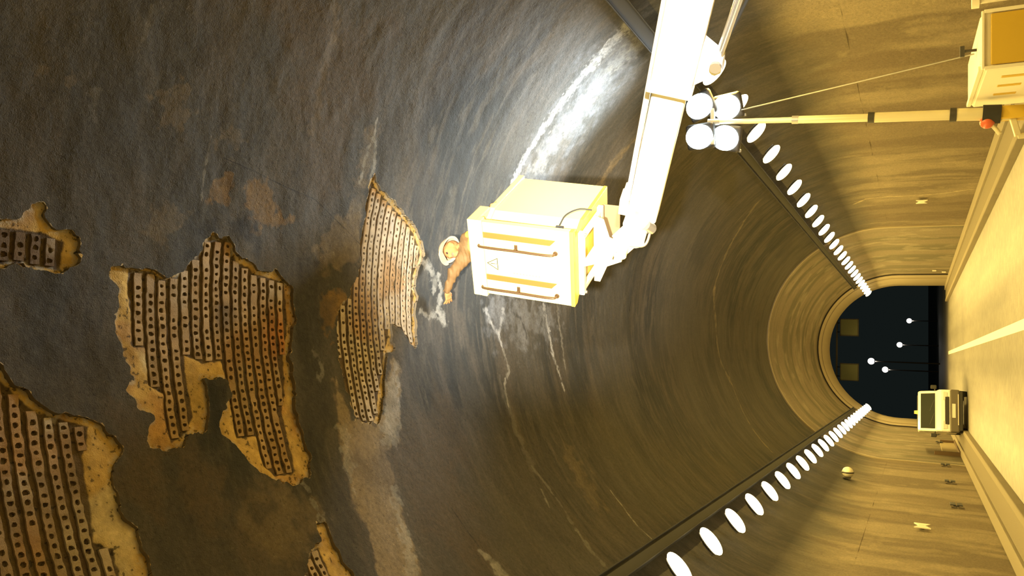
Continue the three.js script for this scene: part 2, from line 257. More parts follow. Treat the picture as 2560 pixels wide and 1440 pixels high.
// ---------------------------------------------------------------- vault lining
const ceiling = new THREE.Group(); ceiling.name = 'ceiling'; scene.add(ceiling); struct(ceiling, 'curved tunnel vault of dark sooty plaster with spalled patches and a newer lining beyond');
const ZA = { s0: -3.5, s1: 3.5, d0: 1.6, d1: 5.85 }, ZB = { s0: -4.7, s1: 4.7, d0: 5.85, d1: 15 };
const lump = (s, d) => (fbm(s * 1.7, d * 3.1, 3) - 0.5) * 0.03 + (fbm(s * 8, d * 11, 3) - 0.5) * 0.012;
const MORTAR_T = 0.0075;
const surfH = (s, d) => -0.03 + (fbm(s * 9, d * 9, 3) - 0.5) * 0.02 + (fbm(s * 26, d * 26, 2) - 0.5) * 0.008;
const patchH = (k, s, d) => surfH(s, d) - (MORTAR_T + 0.004) * sst(0.012, -0.008, ribAt(k, s, d));
const patchMeshes = [];
const zoneMesh = (Z, cell, m, m2) => {
  const ns = Math.round((Z.s1 - Z.s0) / cell), nd = Math.round((Z.d1 - Z.d0) / cell), W = ns + 1;
  const F = new Float32Array(W * (nd + 1)), K = new Int8Array(W * (nd + 1));
  for (let j = 0; j <= nd; j++) for (let i = 0; i <= ns; i++) { const [f, k] = patchAt(Z.s0 + (Z.s1 - Z.s0) * i / ns, Z.d0 + (Z.d1 - Z.d0) * j / nd); F[j * W + i] = f; K[j * W + i] = k; }
  const bufs = new Map(), tmp = V(0, 0, 0);
  const buf = (id) => { if (!bufs.has(id)) bufs.set(id, { pos: [], uv: [], idx: [], key: new Map() }); return bufs.get(id); };
  const vert = (B, key, s, d, h) => { let n = B.key.get(key); if (n === undefined) { n = B.pos.length / 3; B.key.set(key, n); sec(s, d, h, tmp); B.pos.push(tmp.x, tmp.y, tmp.z); B.uv.push((s - Z.s0) / (Z.s1 - Z.s0), (d - Z.d0) / (Z.d1 - Z.d0)); } return n; };
  const SD = (v) => [Z.s0 + (Z.s1 - Z.s0) * (v % W) / ns, Z.d0 + (Z.d1 - Z.d0) * Math.floor(v / W) / nd];
  const tri = (a, b, c) => {
    const T = [a, b, c], neg = T.filter((v) => F[v] < 0).length;
    const side = (inside, id) => {
      const B = buf(id), out = [];
      for (let q = 0; q < 3; q++) {
        const u = T[q], v = T[(q + 1) % 3], iu = F[u] < 0 === inside, iv = F[v] < 0 === inside;
        if (iu) out.push([u, SD(u)]);
        if (iu !== iv) { const lo = Math.min(u, v), hi = Math.max(u, v), t = F[lo] / (F[lo] - F[hi]), A = SD(lo), E = SD(hi); out.push([`${lo}_${hi}`, [A[0] + (E[0] - A[0]) * t, A[1] + (E[1] - A[1]) * t]]); }
      }
      const ids = out.map(([key, [s, d]]) => vert(B, key, s, d, inside ? patchH(id, s, d) : lump(s, d)));
      for (let q = 1; q < ids.length - 1; q++) B.idx.push(ids[0], ids[q], ids[q + 1]);
      return out.filter((o) => typeof o[0] === 'string');
    };
    if (neg < 3) side(false, -1);
    if (neg > 0) {
      const id = K[T.find((v) => F[v] < 0)], cut = side(true, id);
      if (cut.length === 2) {                                              // broken edge of the plaster
        const B = buf(-2), q = [];
        for (const [key, [s, d]] of cut) { q.push(vert(B, key + 't', s, d, lump(s, d)), vert(B, key + 'b', s, d, patchH(id, s, d) - 0.004)); }
        B.idx.push(q[0], q[1], q[2], q[2], q[1], q[3]);
      }
    }
  };
  for (let j = 0; j < nd; j++) for (let i = 0; i < ns; i++) { const a = j * W + i; tri(a, a + 1, a + W); tri(a + 1, a + W + 1, a + W); }
  const build = (B) => { const g = new THREE.BufferGeometry(); g.setAttribute('position', new THREE.Float32BufferAttribute(B.pos, 3)); g.setAttribute('uv', new THREE.Float32BufferAttribute(B.uv, 2)); g.setIndex(B.idx); g.computeVertexNormals(); return g; };
  for (const [id, B] of bufs) {
    if (id === -1) mesh('plaster_skin', build(B), m, ceiling).userData.label = 'dark sooty plaster streaked with lime and grime';
    else if (id === -2) mesh('broken_plaster_edge', build(B), m2, ceiling);
    else { const p = mesh('spalled_patch', build(B), m, ceiling); p.userData.label = PATCHES[id].label; patchMeshes[id] = p; }
  }
};
const texA = liningTex(2048, 1536, ZA.s0, ZA.s1, ZA.d0, ZA.d1, true), texB = liningTex(2048, 2048, ZB.s0, ZB.s1, ZB.d0, ZB.d1, true);
const edgeMat = mat(0.2, 0.16, 0.1, 0.95);
zoneMesh(ZA, 0.026, liningMat(texA, 7 / 0.9, 4.25 / 0.9), edgeMat);
zoneMesh(ZB, 0.034, liningMat(texB, 9.4 / 0.9, 9.15 / 0.9), edgeMat);
const sheet = (name, parent, s0, s1, d0, d1, cs, cd, m, h = 0, rough = 0) => {
  const ns = Math.max(1, Math.round(Math.abs(s1 - s0) / cs)), nd = Math.max(1, Math.round((d1 - d0) / cd)), pos = [], uv = [], idx = [], p = V(0, 0, 0);
  for (let j = 0; j <= nd; j++) for (let i = 0; i <= ns; i++) {
    const s = s0 + (s1 - s0) * i / ns, d = d0 + (d1 - d0) * j / nd; sec(s, d, h + (rough ? (fbm(s * 1.7, d * 3.1, 3) - 0.5) * rough : 0), p); pos.push(p.x, p.y, p.z); uv.push(i / ns, j / nd);
  }
  for (let j = 0; j < nd; j++) for (let i = 0; i < ns; i++) { const a = j * (ns + 1) + i, b = a + 1, c = a + ns + 1, e = c + 1; idx.push(a, b, c, b, e, c); }
  const g = new THREE.BufferGeometry(); g.setAttribute('position', new THREE.Float32BufferAttribute(pos, 3)); g.setAttribute('uv', new THREE.Float32BufferAttribute(uv, 2)); g.setIndex(idx); g.computeVertexNormals();
  return mesh(name, g, m, parent);
};
const liningSheet = (name, parent, s0, s1, d0, d1, tw, th, cs, cd, h = 0, rough = 0.03) => sheet(name, parent, s0, s1, d0, d1, cs, cd, liningMat(liningTex(tw, th, s0, s1, d0, d1), Math.abs(s1 - s0) / 1.1, (d1 - d0) / 1.1, 0.01), h, rough);
for (const sg of [-1, 1]) {
  liningSheet('plaster_haunch', ceiling, sg * 3.5, sg * S_SPRING, ZA.d0, ZA.d1, 256, 256, 0.1, 0.1);
  liningSheet('plaster_haunch', ceiling, sg * 4.7, sg * S_SPRING, ZB.d0, ZB.d1, 256, 1024, 0.08, 0.1);
}
liningSheet('old_lining', ceiling, -S_SPRING, S_SPRING, -12, ZA.d0, 512, 512, 0.2, 0.2).userData.label = 'sooty old lining overhead';
liningSheet('old_lining', ceiling, -S_SPRING, S_SPRING, 15, CLEAN_D, 1024, 1024, 0.1, 0.12).userData.label = 'dark old lining between the lath patches and the newer concrete';
liningSheet('clean_lining', ceiling, -S_SPRING, S_SPRING, CLEAN_D, COLLAR_D, 1024, 1024, 0.12, 0.25, 0, 0.006).userData.label = 'paler smooth concrete lining rings near the portal';
{ // stepped edge where the newer lining starts, and the portal collar
  const ring = (name, rOut, rIn, d0, d1, m, label) => {
    const sh = new THREE.Shape(); const put = (r, fwd) => { const a = []; for (let i = 0; i <= 40; i++) { const th = -Math.PI / 2 + Math.PI * i / 40; a.push([AXIS + r * Math.sin(th), SPRING + r * Math.cos(th)]); } a.unshift([AXIS - r, 0]); a.push([AXIS + r, 0]); return fwd ? a : a.reverse(); };
    const all = [...put(rOut, true), ...put(rIn, false)]; all.forEach(([x, y], i) => (i ? sh.lineTo(x, y) : sh.moveTo(x, y)));
    const g = new THREE.ExtrudeGeometry(sh, { depth: d1 - d0, bevelEnabled: false }); g.translate(0, 0, -d1);
    const o = mesh(name, g, m, ceiling); if (label) o.userData.label = label; return o;
  };
  const conc = new THREE.MeshStandardMaterial({ roughness: 0.85, side: THREE.DoubleSide, bumpMap: bumpRep(0.6, 0.6), bumpScale: 0.008 }); conc.color.setRGB(0.34, 0.285, 0.19);
  ring('lining_step', 4.3, 4.06, CLEAN_D - 0.02, CLEAN_D + 0.12, conc);
  ring('portal_collar', 4.5, 4.05, COLLAR_D + 0.12, COLLAR_D + 1.6, conc, 'pale concrete collar ring inside the portal');
  ring('portal_collar', 4.6, 4.01, COLLAR_D + 1.72, PORTAL_D, conc, 'pale concrete portal ring at the tunnel mouth');
  ring('portal_joint', 4.5, 4.04, COLLAR_D - 0.05, COLLAR_D + 0.12, mat(0.03, 0.025, 0.02, 0.95), 'dark joint in front of the portal collar');
}
const wallTex = (sg) => liningTex(256, 2048, sg * S_SPRING, sg * S_BASE, -12, PORTAL_D);
for (const [sg, name, label] of [[-1, 'wall_left', 'stained lower tunnel wall beside the parked van'], [1, 'wall_right', 'brown stained lower tunnel wall beside the light tower']])
  struct(sheet(name, scene, sg * S_SPRING, sg * S_BASE, -12, PORTAL_D, 0.12, 0.25, liningMat(wallTex(sg), 2, 60, 0.01)), label);
{ // rock and earth outside the lining, so that no light leaks in
  const sh = new THREE.Shape(); sh.moveTo(-9, -0.6); sh.lineTo(-9, 11); sh.lineTo(11, 11); sh.lineTo(11, -0.6); sh.lineTo(AXIS + 4.6, -0.6);
  for (let i = 40; i >= 0; i--) { const th = -Math.PI / 2 + Math.PI * i / 40; sh.lineTo(AXIS + 4.6 * Math.sin(th), SPRING + 4.6 * Math.cos(th)); } sh.lineTo(AXIS - 4.6, -0.6);
  const g = new THREE.ExtrudeGeometry(sh, { depth: 66, bevelEnabled: false }); g.translate(0, 0, -PORTAL_D + 0.05);
  struct(mesh('wall_outer', g, mat(0.06, 0.055, 0.05, 0.95), scene), 'rock mass around the tunnel lining');
}

// mortar strips squeezed through the ribbed lath, one mesh per strip and run
const stripMats = [0, 1, 2, 3].map((i) => { const m = new THREE.MeshStandardMaterial({ roughness: 0.92, vertexColors: true, side: THREE.DoubleSide, bumpMap: bumpRep(2.5, 2.5), bumpScale: 0.006 }); const k = [1, 0.9, 1.08, 0.97][i]; m.color.setRGB(k, k, k); return m; });
const stripColor = (k, s, d) => {
  const a = fbm(s * 3 + 11, d * 3, 3), b = fbm(s * 16, d * 16 + 4, 3), r = fbm(s * 2.1 + 70, d * 2.1 + 5, 3);
  C3[0] = 0.42; C3[1] = 0.3; C3[2] = 0.17;
  if (k === 1) { C3[0] = 0.46; C3[1] = 0.37; C3[2] = 0.25; }
  if (k === 2) { C3[0] = 0.27; C3[1] = 0.19; C3[2] = 0.105; }
  if (k === 3) { C3[0] = 0.15; C3[1] = 0.1; C3[2] = 0.06; }
  mixTo([0.5, 0.42, 0.31], sst(0.55, 0.75, a) * 0.6); mixTo([0.33, 0.18, 0.06], sst(0.53, 0.72, r) * 0.7);
  if (k === 0) { mixTo([0.36, 0.23, 0.075], sst(-0.85, -1.25, s) * 0.6); mixTo([0.42, 0.16, 0.025], sst(1, 0.2, Math.hypot((s + 0.72) / 0.34, (d - 5.36) / 0.3)) * 0.8); mixTo([0.12, 0.09, 0.06], sst(1, 0.2, Math.hypot((s + 0.58) / 0.2, (d - 4.72) / 0.16)) * 0.75); }
  if (k === 1) mixTo([0.42, 0.22, 0.04], sst(0.13, 0.03, -sdPoly(PATCHES[1].o, s, d)) * sst(0.0, 0.5, s) * 0.9);
  const q = 0.7 + 0.6 * b; C3[0] *= q; C3[1] *= q; C3[2] *= q;
};
let stripCount = 0;
PATCHES.forEach((P, k) => {
  const parent = patchMeshes[k]; if (!parent) return;
  const groove = P.pitch * 0.38, holeStep = 0.062;
  const kLo = Math.floor((P.r.y0 - P.d0) / P.pitch) - 1, kHi = Math.ceil((P.r.y1 - P.d0) / P.pitch) + 1;
  for (let r = kLo; r < kHi; r++) {
    const da = P.d0 + r * P.pitch + groove / 2 + (rnd() - 0.5) * 0.006, db = P.d0 + (r + 1) * P.pitch - groove / 2 + (rnd() - 0.5) * 0.006, dm = (da + db) / 2;
    let run = null; const runs = [];
    for (let s = P.r.x0 - 0.02; s <= P.r.x1 + 0.02; s += 0.012) {
      const inside = ribAt(k, s, dm) < -0.006 && patchAt(s, dm)[0] < -0.012;
      if (inside) { if (!run) run = [s, s]; run[1] = s; } else if (run) { runs.push(run); run = null; }
    }
    if (run) runs.push(run);
    for (const [sa, sb] of runs) {
      if (sb - sa < 0.05) continue;
      const n = Math.max(2, Math.round((sb - sa) / 0.026)), top = [], bot = [], w = db - da;
      for (let i = 0; i <= n; i++) { const e = 0.009; top.push(db + (rnd() - 0.6) * e); bot.push(da + (rnd() - 0.4) * e); }
      const edge = (arr, s) => { const t = Math.min(n, Math.max(0, (s - sa) / (sb - sa) * n)), q = Math.min(n - 1, Math.floor(t)); return arr[q] + (arr[q + 1] - arr[q]) * (t - q); };
      const holes = []; for (let s = sa + 0.03 + rnd() * 0.015; s < sb - 0.026; s += holeStep * (0.88 + rnd() * 0.24)) holes.push(s);
      if (!holes.length) holes.push((sa + sb) / 2);
      const pos = [], uv = [], col = [], idx = [], p = V(0, 0, 0);
      const put = (x, y, h) => { sec(x, y, h, p); pos.push(p.x, p.y, p.z); uv.push(x, y); stripColor(k, x, y); col.push(C3[0], C3[1], C3[2]); return pos.length / 3 - 1; };
      const hTop = (x, y) => surfH(x, y) + 0.002 + (fbm(x * 30, y * 30, 2) - 0.5) * 0.005, low = (x, y) => surfH(x, y) - 0.018;
      const skirt = (u, v) => { if (u.distanceTo(v) < 1e-6) return; const a = put(u.x, u.y, hTop(u.x, u.y)), q = put(v.x, v.y, hTop(v.x, v.y)), c = put(u.x, u.y, low(u.x, u.y)), e = put(v.x, v.y, low(v.x, v.y)); idx.push(a, q, c, q, e, c); };
      holes.forEach((s, hI) => {                                           // the strip is built in short cells, one opening each, so that it follows the curve of the vault
        const c0 = hI ? (holes[hI - 1] + s) / 2 : sa, c1 = hI < holes.length - 1 ? (holes[hI + 1] + s) / 2 : sb, m = Math.max(2, Math.round((c1 - c0) / 0.02)), B = [], T = [];
        for (let i = 0; i <= m; i++) { const x = c0 + (c1 - c0) * i / m; B.push(new THREE.Vector2(x, edge(bot, x))); T.push(new THREE.Vector2(x, edge(top, x))); }
        const ring = [...B, ...T.slice().reverse()], inner = [];
        const gone = fbm(s * 5 + 30, dm * 5 + k, 2);
        if (gone > 0.15 && rnd() > 0.05) {
          const hs = 0.0125 + rnd() * 0.0075, hd = w * (0.24 + rnd() * 0.11), c = dm + (rnd() - 0.5) * 0.006, a0 = rnd() * 0.6;
          for (let i = 0; i < 7; i++) { const a = a0 - i * Math.PI * 2 / 7, q = Math.pow(Math.abs(Math.cos(a)), 4) + Math.pow(Math.abs(Math.sin(a)), 4), f = Math.pow(q, -0.25) * (0.82 + rnd() * 0.3); inner.push(new THREE.Vector2(s + Math.cos(a) * hs * f, c + Math.sin(a) * hd * f)); }
        }
        const base = pos.length / 3; for (const q of [...ring, ...inner]) put(q.x, q.y, hTop(q.x, q.y));
        for (const f of THREE.ShapeUtils.triangulateShape(ring, inner.length ? [inner] : [])) idx.push(base + f[0], base + f[1], base + f[2]);
        for (let i = 0; i < m; i++) { skirt(B[i], B[i + 1]); skirt(T[i + 1], T[i]); }
        for (let i = 0; i < inner.length; i++) skirt(inner[i], inner[(i + 1) % inner.length]);
        if (!hI) skirt(T[0], B[0]); if (hI === holes.length - 1) skirt(B[m], T[m]);
      });
      const g = new THREE.BufferGeometry(); g.setAttribute('position', new THREE.Float32BufferAttribute(pos, 3)); g.setAttribute('uv', new THREE.Float32BufferAttribute(uv, 2)); g.setAttribute('color', new THREE.Float32BufferAttribute(col, 3)); g.setIndex(idx); g.computeVertexNormals();
      mesh('mortar_strip', g, stripMats[stripCount++ % 4], parent);
    }
  }
});
console.log('strips', stripCount, PATCHES.map((P) => P.pitch.toFixed(4)).join(' '));

// ---------------------------------------------------------------- road, kerbs, ground outside
const ROAD_L = -2.3, ROAD_R = 3.8;
const asphaltTex = bakeTex(512, 2048, (u, v) => {
  const x = u * 6.1, y = v * 66, a = fbm(x * 1.3, y * 0.35, 4), b = fbm(x * 9, y * 9, 3), t = Math.min(Math.abs(x - 1.1), Math.abs(x - 2.3), Math.abs(x - 3.9), Math.abs(x - 5.1));
  const k = (0.2 + 0.1 * a) * (0.8 + 0.4 * b) * (1 - 0.12 * sst(0.4, 0.1, t)); C3[0] = k * 1.05; C3[1] = k * 0.98; C3[2] = k * 0.86;
});
const slab = (name, x0, x1, y0, y1, z0, z1, m, label) => struct(mesh(name, move(new THREE.BoxGeometry(x1 - x0, y1 - y0, z1 - z0), (x0 + x1) / 2, (y0 + y1) / 2, (z0 + z1) / 2), m, scene), label);
const roadMat = new THREE.MeshStandardMaterial({ map: asphaltTex, roughness: 0.55, bumpMap: bumpRep(7, 70), bumpScale: 0.004 });
slab('floor', ROAD_L, ROAD_R, -0.3, 0, -PORTAL_D, 12, roadMat, 'asphalt roadway of the tunnel');
const paintMat = mat(0.88, 0.88, 0.85, 0.6);
const kerbMat = new THREE.MeshStandardMaterial({ roughness: 0.85, bumpMap: bumpRep(3, 60), bumpScale: 0.006 }); kerbMat.color.setRGB(0.34, 0.29, 0.2);
const kerbTop = new THREE.MeshStandardMaterial({ roughness: 0.85, bumpMap: bumpRep(3, 60), bumpScale: 0.006 }); kerbTop.color.setRGB(0.22, 0.185, 0.125);
mesh('centre_line', move(new THREE.BoxGeometry(0.19, 0.004, 65.8), 0.745, 0.002, -20.9), paintMat, scene); struct(scene.children[scene.children.length - 1], 'white centre line painted on the road');
for (const [sg, x] of [[-1, ROAD_L], [1, ROAD_R]]) {
  const wallX = AXIS + sg * CROWN_R, g = new THREE.Group(); g.name = sg < 0 ? 'trim_1' : 'trim_2'; scene.add(g); struct(g, sg < 0 ? 'raised walkway with kerb along the wall by the van' : 'raised walkway with kerb along the wall by the light tower');
  mesh('kerb', box(0.16, 0.5, 66, x + sg * 0.08, -0.1, -21, 0.025), kerbMat, g);
  mesh('walkway_slab', box(Math.abs(wallX - x) - 0.16, 0.46, 66, (x + wallX) / 2 + sg * 0.08, -0.1, -21, 0.01), kerbTop, g);
  mesh('cable_duct_cover', box(0.34, 0.06, 66, wallX - sg * 0.18, 0.155, -21, 0.012), kerbMat, g);
}
slab('floor_outside', -30, 30, -0.3, -0.02, -79, -PORTAL_D, roadMat, 'asphalt road surface outside the portal');
slab('ground_outside', -90, 90, -1.2, -0.35, -190, -79, mat(0.02, 0.022, 0.018, 0.95), 'dark ground beyond the road outside');

// ---------------------------------------------------------------- tunnel lamps on cable trays
const darkMetal = mat(0.05, 0.045, 0.04, 0.6, { metalness: 0.4 }), galv = mat(0.35, 0.34, 0.32, 0.45, { metalness: 0.6 }), blackRubber = mat(0.02, 0.02, 0.02, 0.8);
const LAMP_X = 3.395, LAMP_Y = 4.25, LAMP_STEP = 1.705;
const lensMat = mat(0.9, 0.85, 0.7, 0.4, { emissive: new THREE.Color().setRGB(1, 0.86, 0.5), emissiveIntensity: 7 });
function makeLamp(sg) {
  const g = new THREE.Group();
  const shell = new THREE.SphereGeometry(1, 20, 8, 0, Math.PI * 2, 0, Math.PI / 2); shell.rotateX(Math.PI / 2); shell.scale(0.09, 0.19, 0.045); shell.translate(0, 0, 0.066); 
  mesh('housing', shell, darkMetal, g);
  const rim = new THREE.TorusGeometry(1, 0.06, 6, 28); rim.scale(0.085, 0.18, 0.2); rim.translate(0, 0, 0.066); mesh('rim', rim, galv, g);
  const lens = new THREE.SphereGeometry(1, 20, 12); lens.scale(0.115, 0.225, 0.09); const l = mesh('lens', lens, lensMat, g); l.castShadow = false; l.userData.label = 'glowing yellow-white lens';
  mesh('bracket', box(0.05, 0.22, 0.03, 0, 0.06, 0.108), galv, g);
  const a = new THREE.RectAreaLight(LAMP_COLOR, LAMP_POWER, 0.2, 0.4); a.position.z = -0.1; a.name = 'lamp_light'; g.add(a);
  const n = V(-sg * 0.66, -0.75, 0).normalize(), zAx = n.clone().negate(), xAx = V(0, 0, sg), yAx = zAx.clone().cross(xAx);
  g.quaternion.setFromRotationMatrix(new THREE.Matrix4().makeBasis(xAx, yAx, zAx));
  return g;
}
for (const [sg, d0, label, grp] of [[1, 11.4, 'lit oval tunnel lamp in the row on the wall with the light tower', 'oval lamps on the light tower side'], [-1, 10.07, 'lit oval tunnel lamp in the row on the wall with the parked van', 'oval lamps on the van side']]) {
  const proto = makeLamp(sg);
  for (let k = -10; d0 + k * LAMP_STEP < 53.5; k++) {                      // dense rows near the portal, every third lamp further in
    const d = d0 + k * LAMP_STEP; if (d < -6 || (d < 7.5 && (k + 30) % 3)) continue;
    const o = proto.clone(); o.name = numbered('tunnel_lamp'); o.position.set(AXIS + sg * LAMP_X, LAMP_Y, -d); scene.add(o); tag(o, label, 'lamp', grp);
  }
  const th = 57.2 * Math.PI / 180, r = 3.9, c = V(AXIS + sg * r * Math.sin(th), SPRING + r * Math.cos(th), 0), nrm = V(-sg * Math.sin(th), -Math.cos(th), 0);
  const t = thing('cable_tray', sg > 0 ? 'dark cable tray along the vault above the lamps on the light tower side' : 'dark cable tray along the vault above the lamps on the van side', 'cable tray', [c.x, c.y, 0]);
  const trayMat = mat(0.025, 0.023, 0.02, 0.75), A = V(0, 0, 6), B = V(0, 0, -47.4);
  mesh('tray', beam(A, B, 0.18, 0.05, nrm), trayMat, t);
  const tan = V(-nrm.y, nrm.x, 0);
  for (const q of [-1, 1]) mesh('tray_edge', beam(A.clone().addScaledVector(tan, q * 0.09).addScaledVector(nrm, 0.03), B.clone().addScaledVector(tan, q * 0.09).addScaledVector(nrm, 0.03), 0.02, 0.1, nrm), trayMat, t);
  for (let d = -4; d < 47; d += 3.4) mesh('wall_bracket', beam(V(0, 0, -d), nrm.clone().multiplyScalar(-0.14).add(V(0, 0, -d)), 0.06, 0.2, V(0, 0, 1)), galv, t);
}

// ---------------------------------------------------------------- markers, niche and small things on the walls
const reflMat = mat(0.75, 0.72, 0.6, 0.4), reflDark = mat(0.03, 0.03, 0.03, 0.5);
function bowTie(name, label, group, x, y, d, sg, w, h, m, upright) {
  const t = thing(name, label, 'reflector', [x, y, -d], group);
  const out = -sg;                                                          // away from the wall
  mesh('back_plate', box(0.02, upright ? h * 0.5 : h * 0.25, upright ? w * 0.25 : w * 0.5, out * 0.012, 0, 0), reflDark, t);
  for (const q of [-1, 1]) {
    const tri = upright ? [[-w / 2, q * 0.02], [w / 2, q * 0.02], [w * 0.5, q * h / 2], [-w * 0.5, q * h / 2]] : [[q * 0.02, -h * 0.2], [q * w / 2, -h / 2], [q * w / 2, h / 2], [q * 0.02, h * 0.2]];
    const p = turn(plate(tri, 0.02, 0.003), 0, Math.PI / 2, 0); mesh('reflector_plate', turn(move(p, out * 0.05, 0, 0), 0, 0, 0), m, t);
  }
  return t;
}
const wallL = AXIS - CROWN_R, wallR = AXIS + CROWN_R;
for (let k = 0; k < 6; k++) bowTie('wall_reflector', `small dark bow-tie reflector low on the wall, ${['closest to', 'second from', 'third from', 'fourth from', 'fifth from', 'sixth from'][k]} the pale plate marker`, 'dark reflectors low on the van side wall', wallL + 0.03, 0.79, 22.0 + 4.3 * k, -1, 0.34, 0.26, reflDark, true);
const big = [[-1, 18.7, 1.52], [1, 26.2, 1.5]];
tag(bowTie('marker_plate', '', '', wallL + 0.03, 1.52, 18.6, -1, 0.46, 0.3, reflMat, false), 'pale double plate marker on the wall with the low dark reflectors', 'marker');
tag(bowTie('marker_plate', '', '', wallR - 0.03, 1.5, 26.0, 1, 0.46, 0.3, reflMat, false), 'pale double plate marker crossing a lime streak on the wall behind the light tower', 'marker');
{ const t = thing('wall_clip', 'pair of small pale cable clips on the wall near the portal', 'clip', [wallR - 0.03, 0.68, -46]); for (const q of [-0.45, 0.3]) mesh('clip', box(0.06, 0.18, 0.22, -0.02, q * 0.6, q), reflMat, t); }
{ // round lamp or camera ball high on the left wall
  const p = sec(-5.6, 24.4, 0.2); const t = thing('camera_ball', 'round ball camera on a bracket high on the wall above the reflectors', 'camera', [p.x, p.y, p.z]);
  mesh('ball', new THREE.SphereGeometry(0.15, 20, 14), mat(0.6, 0.55, 0.42, 0.35), t); const r = new THREE.TorusGeometry(0.15, 0.02, 6, 24); r.rotateY(Math.PI / 2); mesh('ring', r, darkMetal, t);
  mesh('bracket', bar(V(0.05, 0, 0), V(-0.15, 0.02, 0), 0.05), darkMetal, t); mesh('wall_plate', box(0.03, 0.2, 0.3, -0.145, 0.02, 0), darkMetal, t);
}
{ // low niche in the left wall
  const g = new THREE.Group(); g.name = 'door_1'; g.position.set(wallL, 0.13, -34.4); scene.add(g); struct(g, 'low recessed niche framed in dark steel at the foot of the wall by the van');
  const fr = mat(0.12, 0.075, 0.035, 0.8);
  mesh('jamb', box(0.16, 0.92, 0.22, 0.06, 0.46, 0), fr, g); mesh('jamb', box(0.16, 0.62, 0.22, 0.06, 0.31, -5.2), fr, g); mesh('sill', box(0.2, 0.1, 5.4, 0.08, 0.05, -2.6), fr, g);
  mesh('niche_panel', box(0.05, 0.55, 5, 0.02, 0.36, -2.6), mat(0.38, 0.31, 0.18, 0.8), g);
}

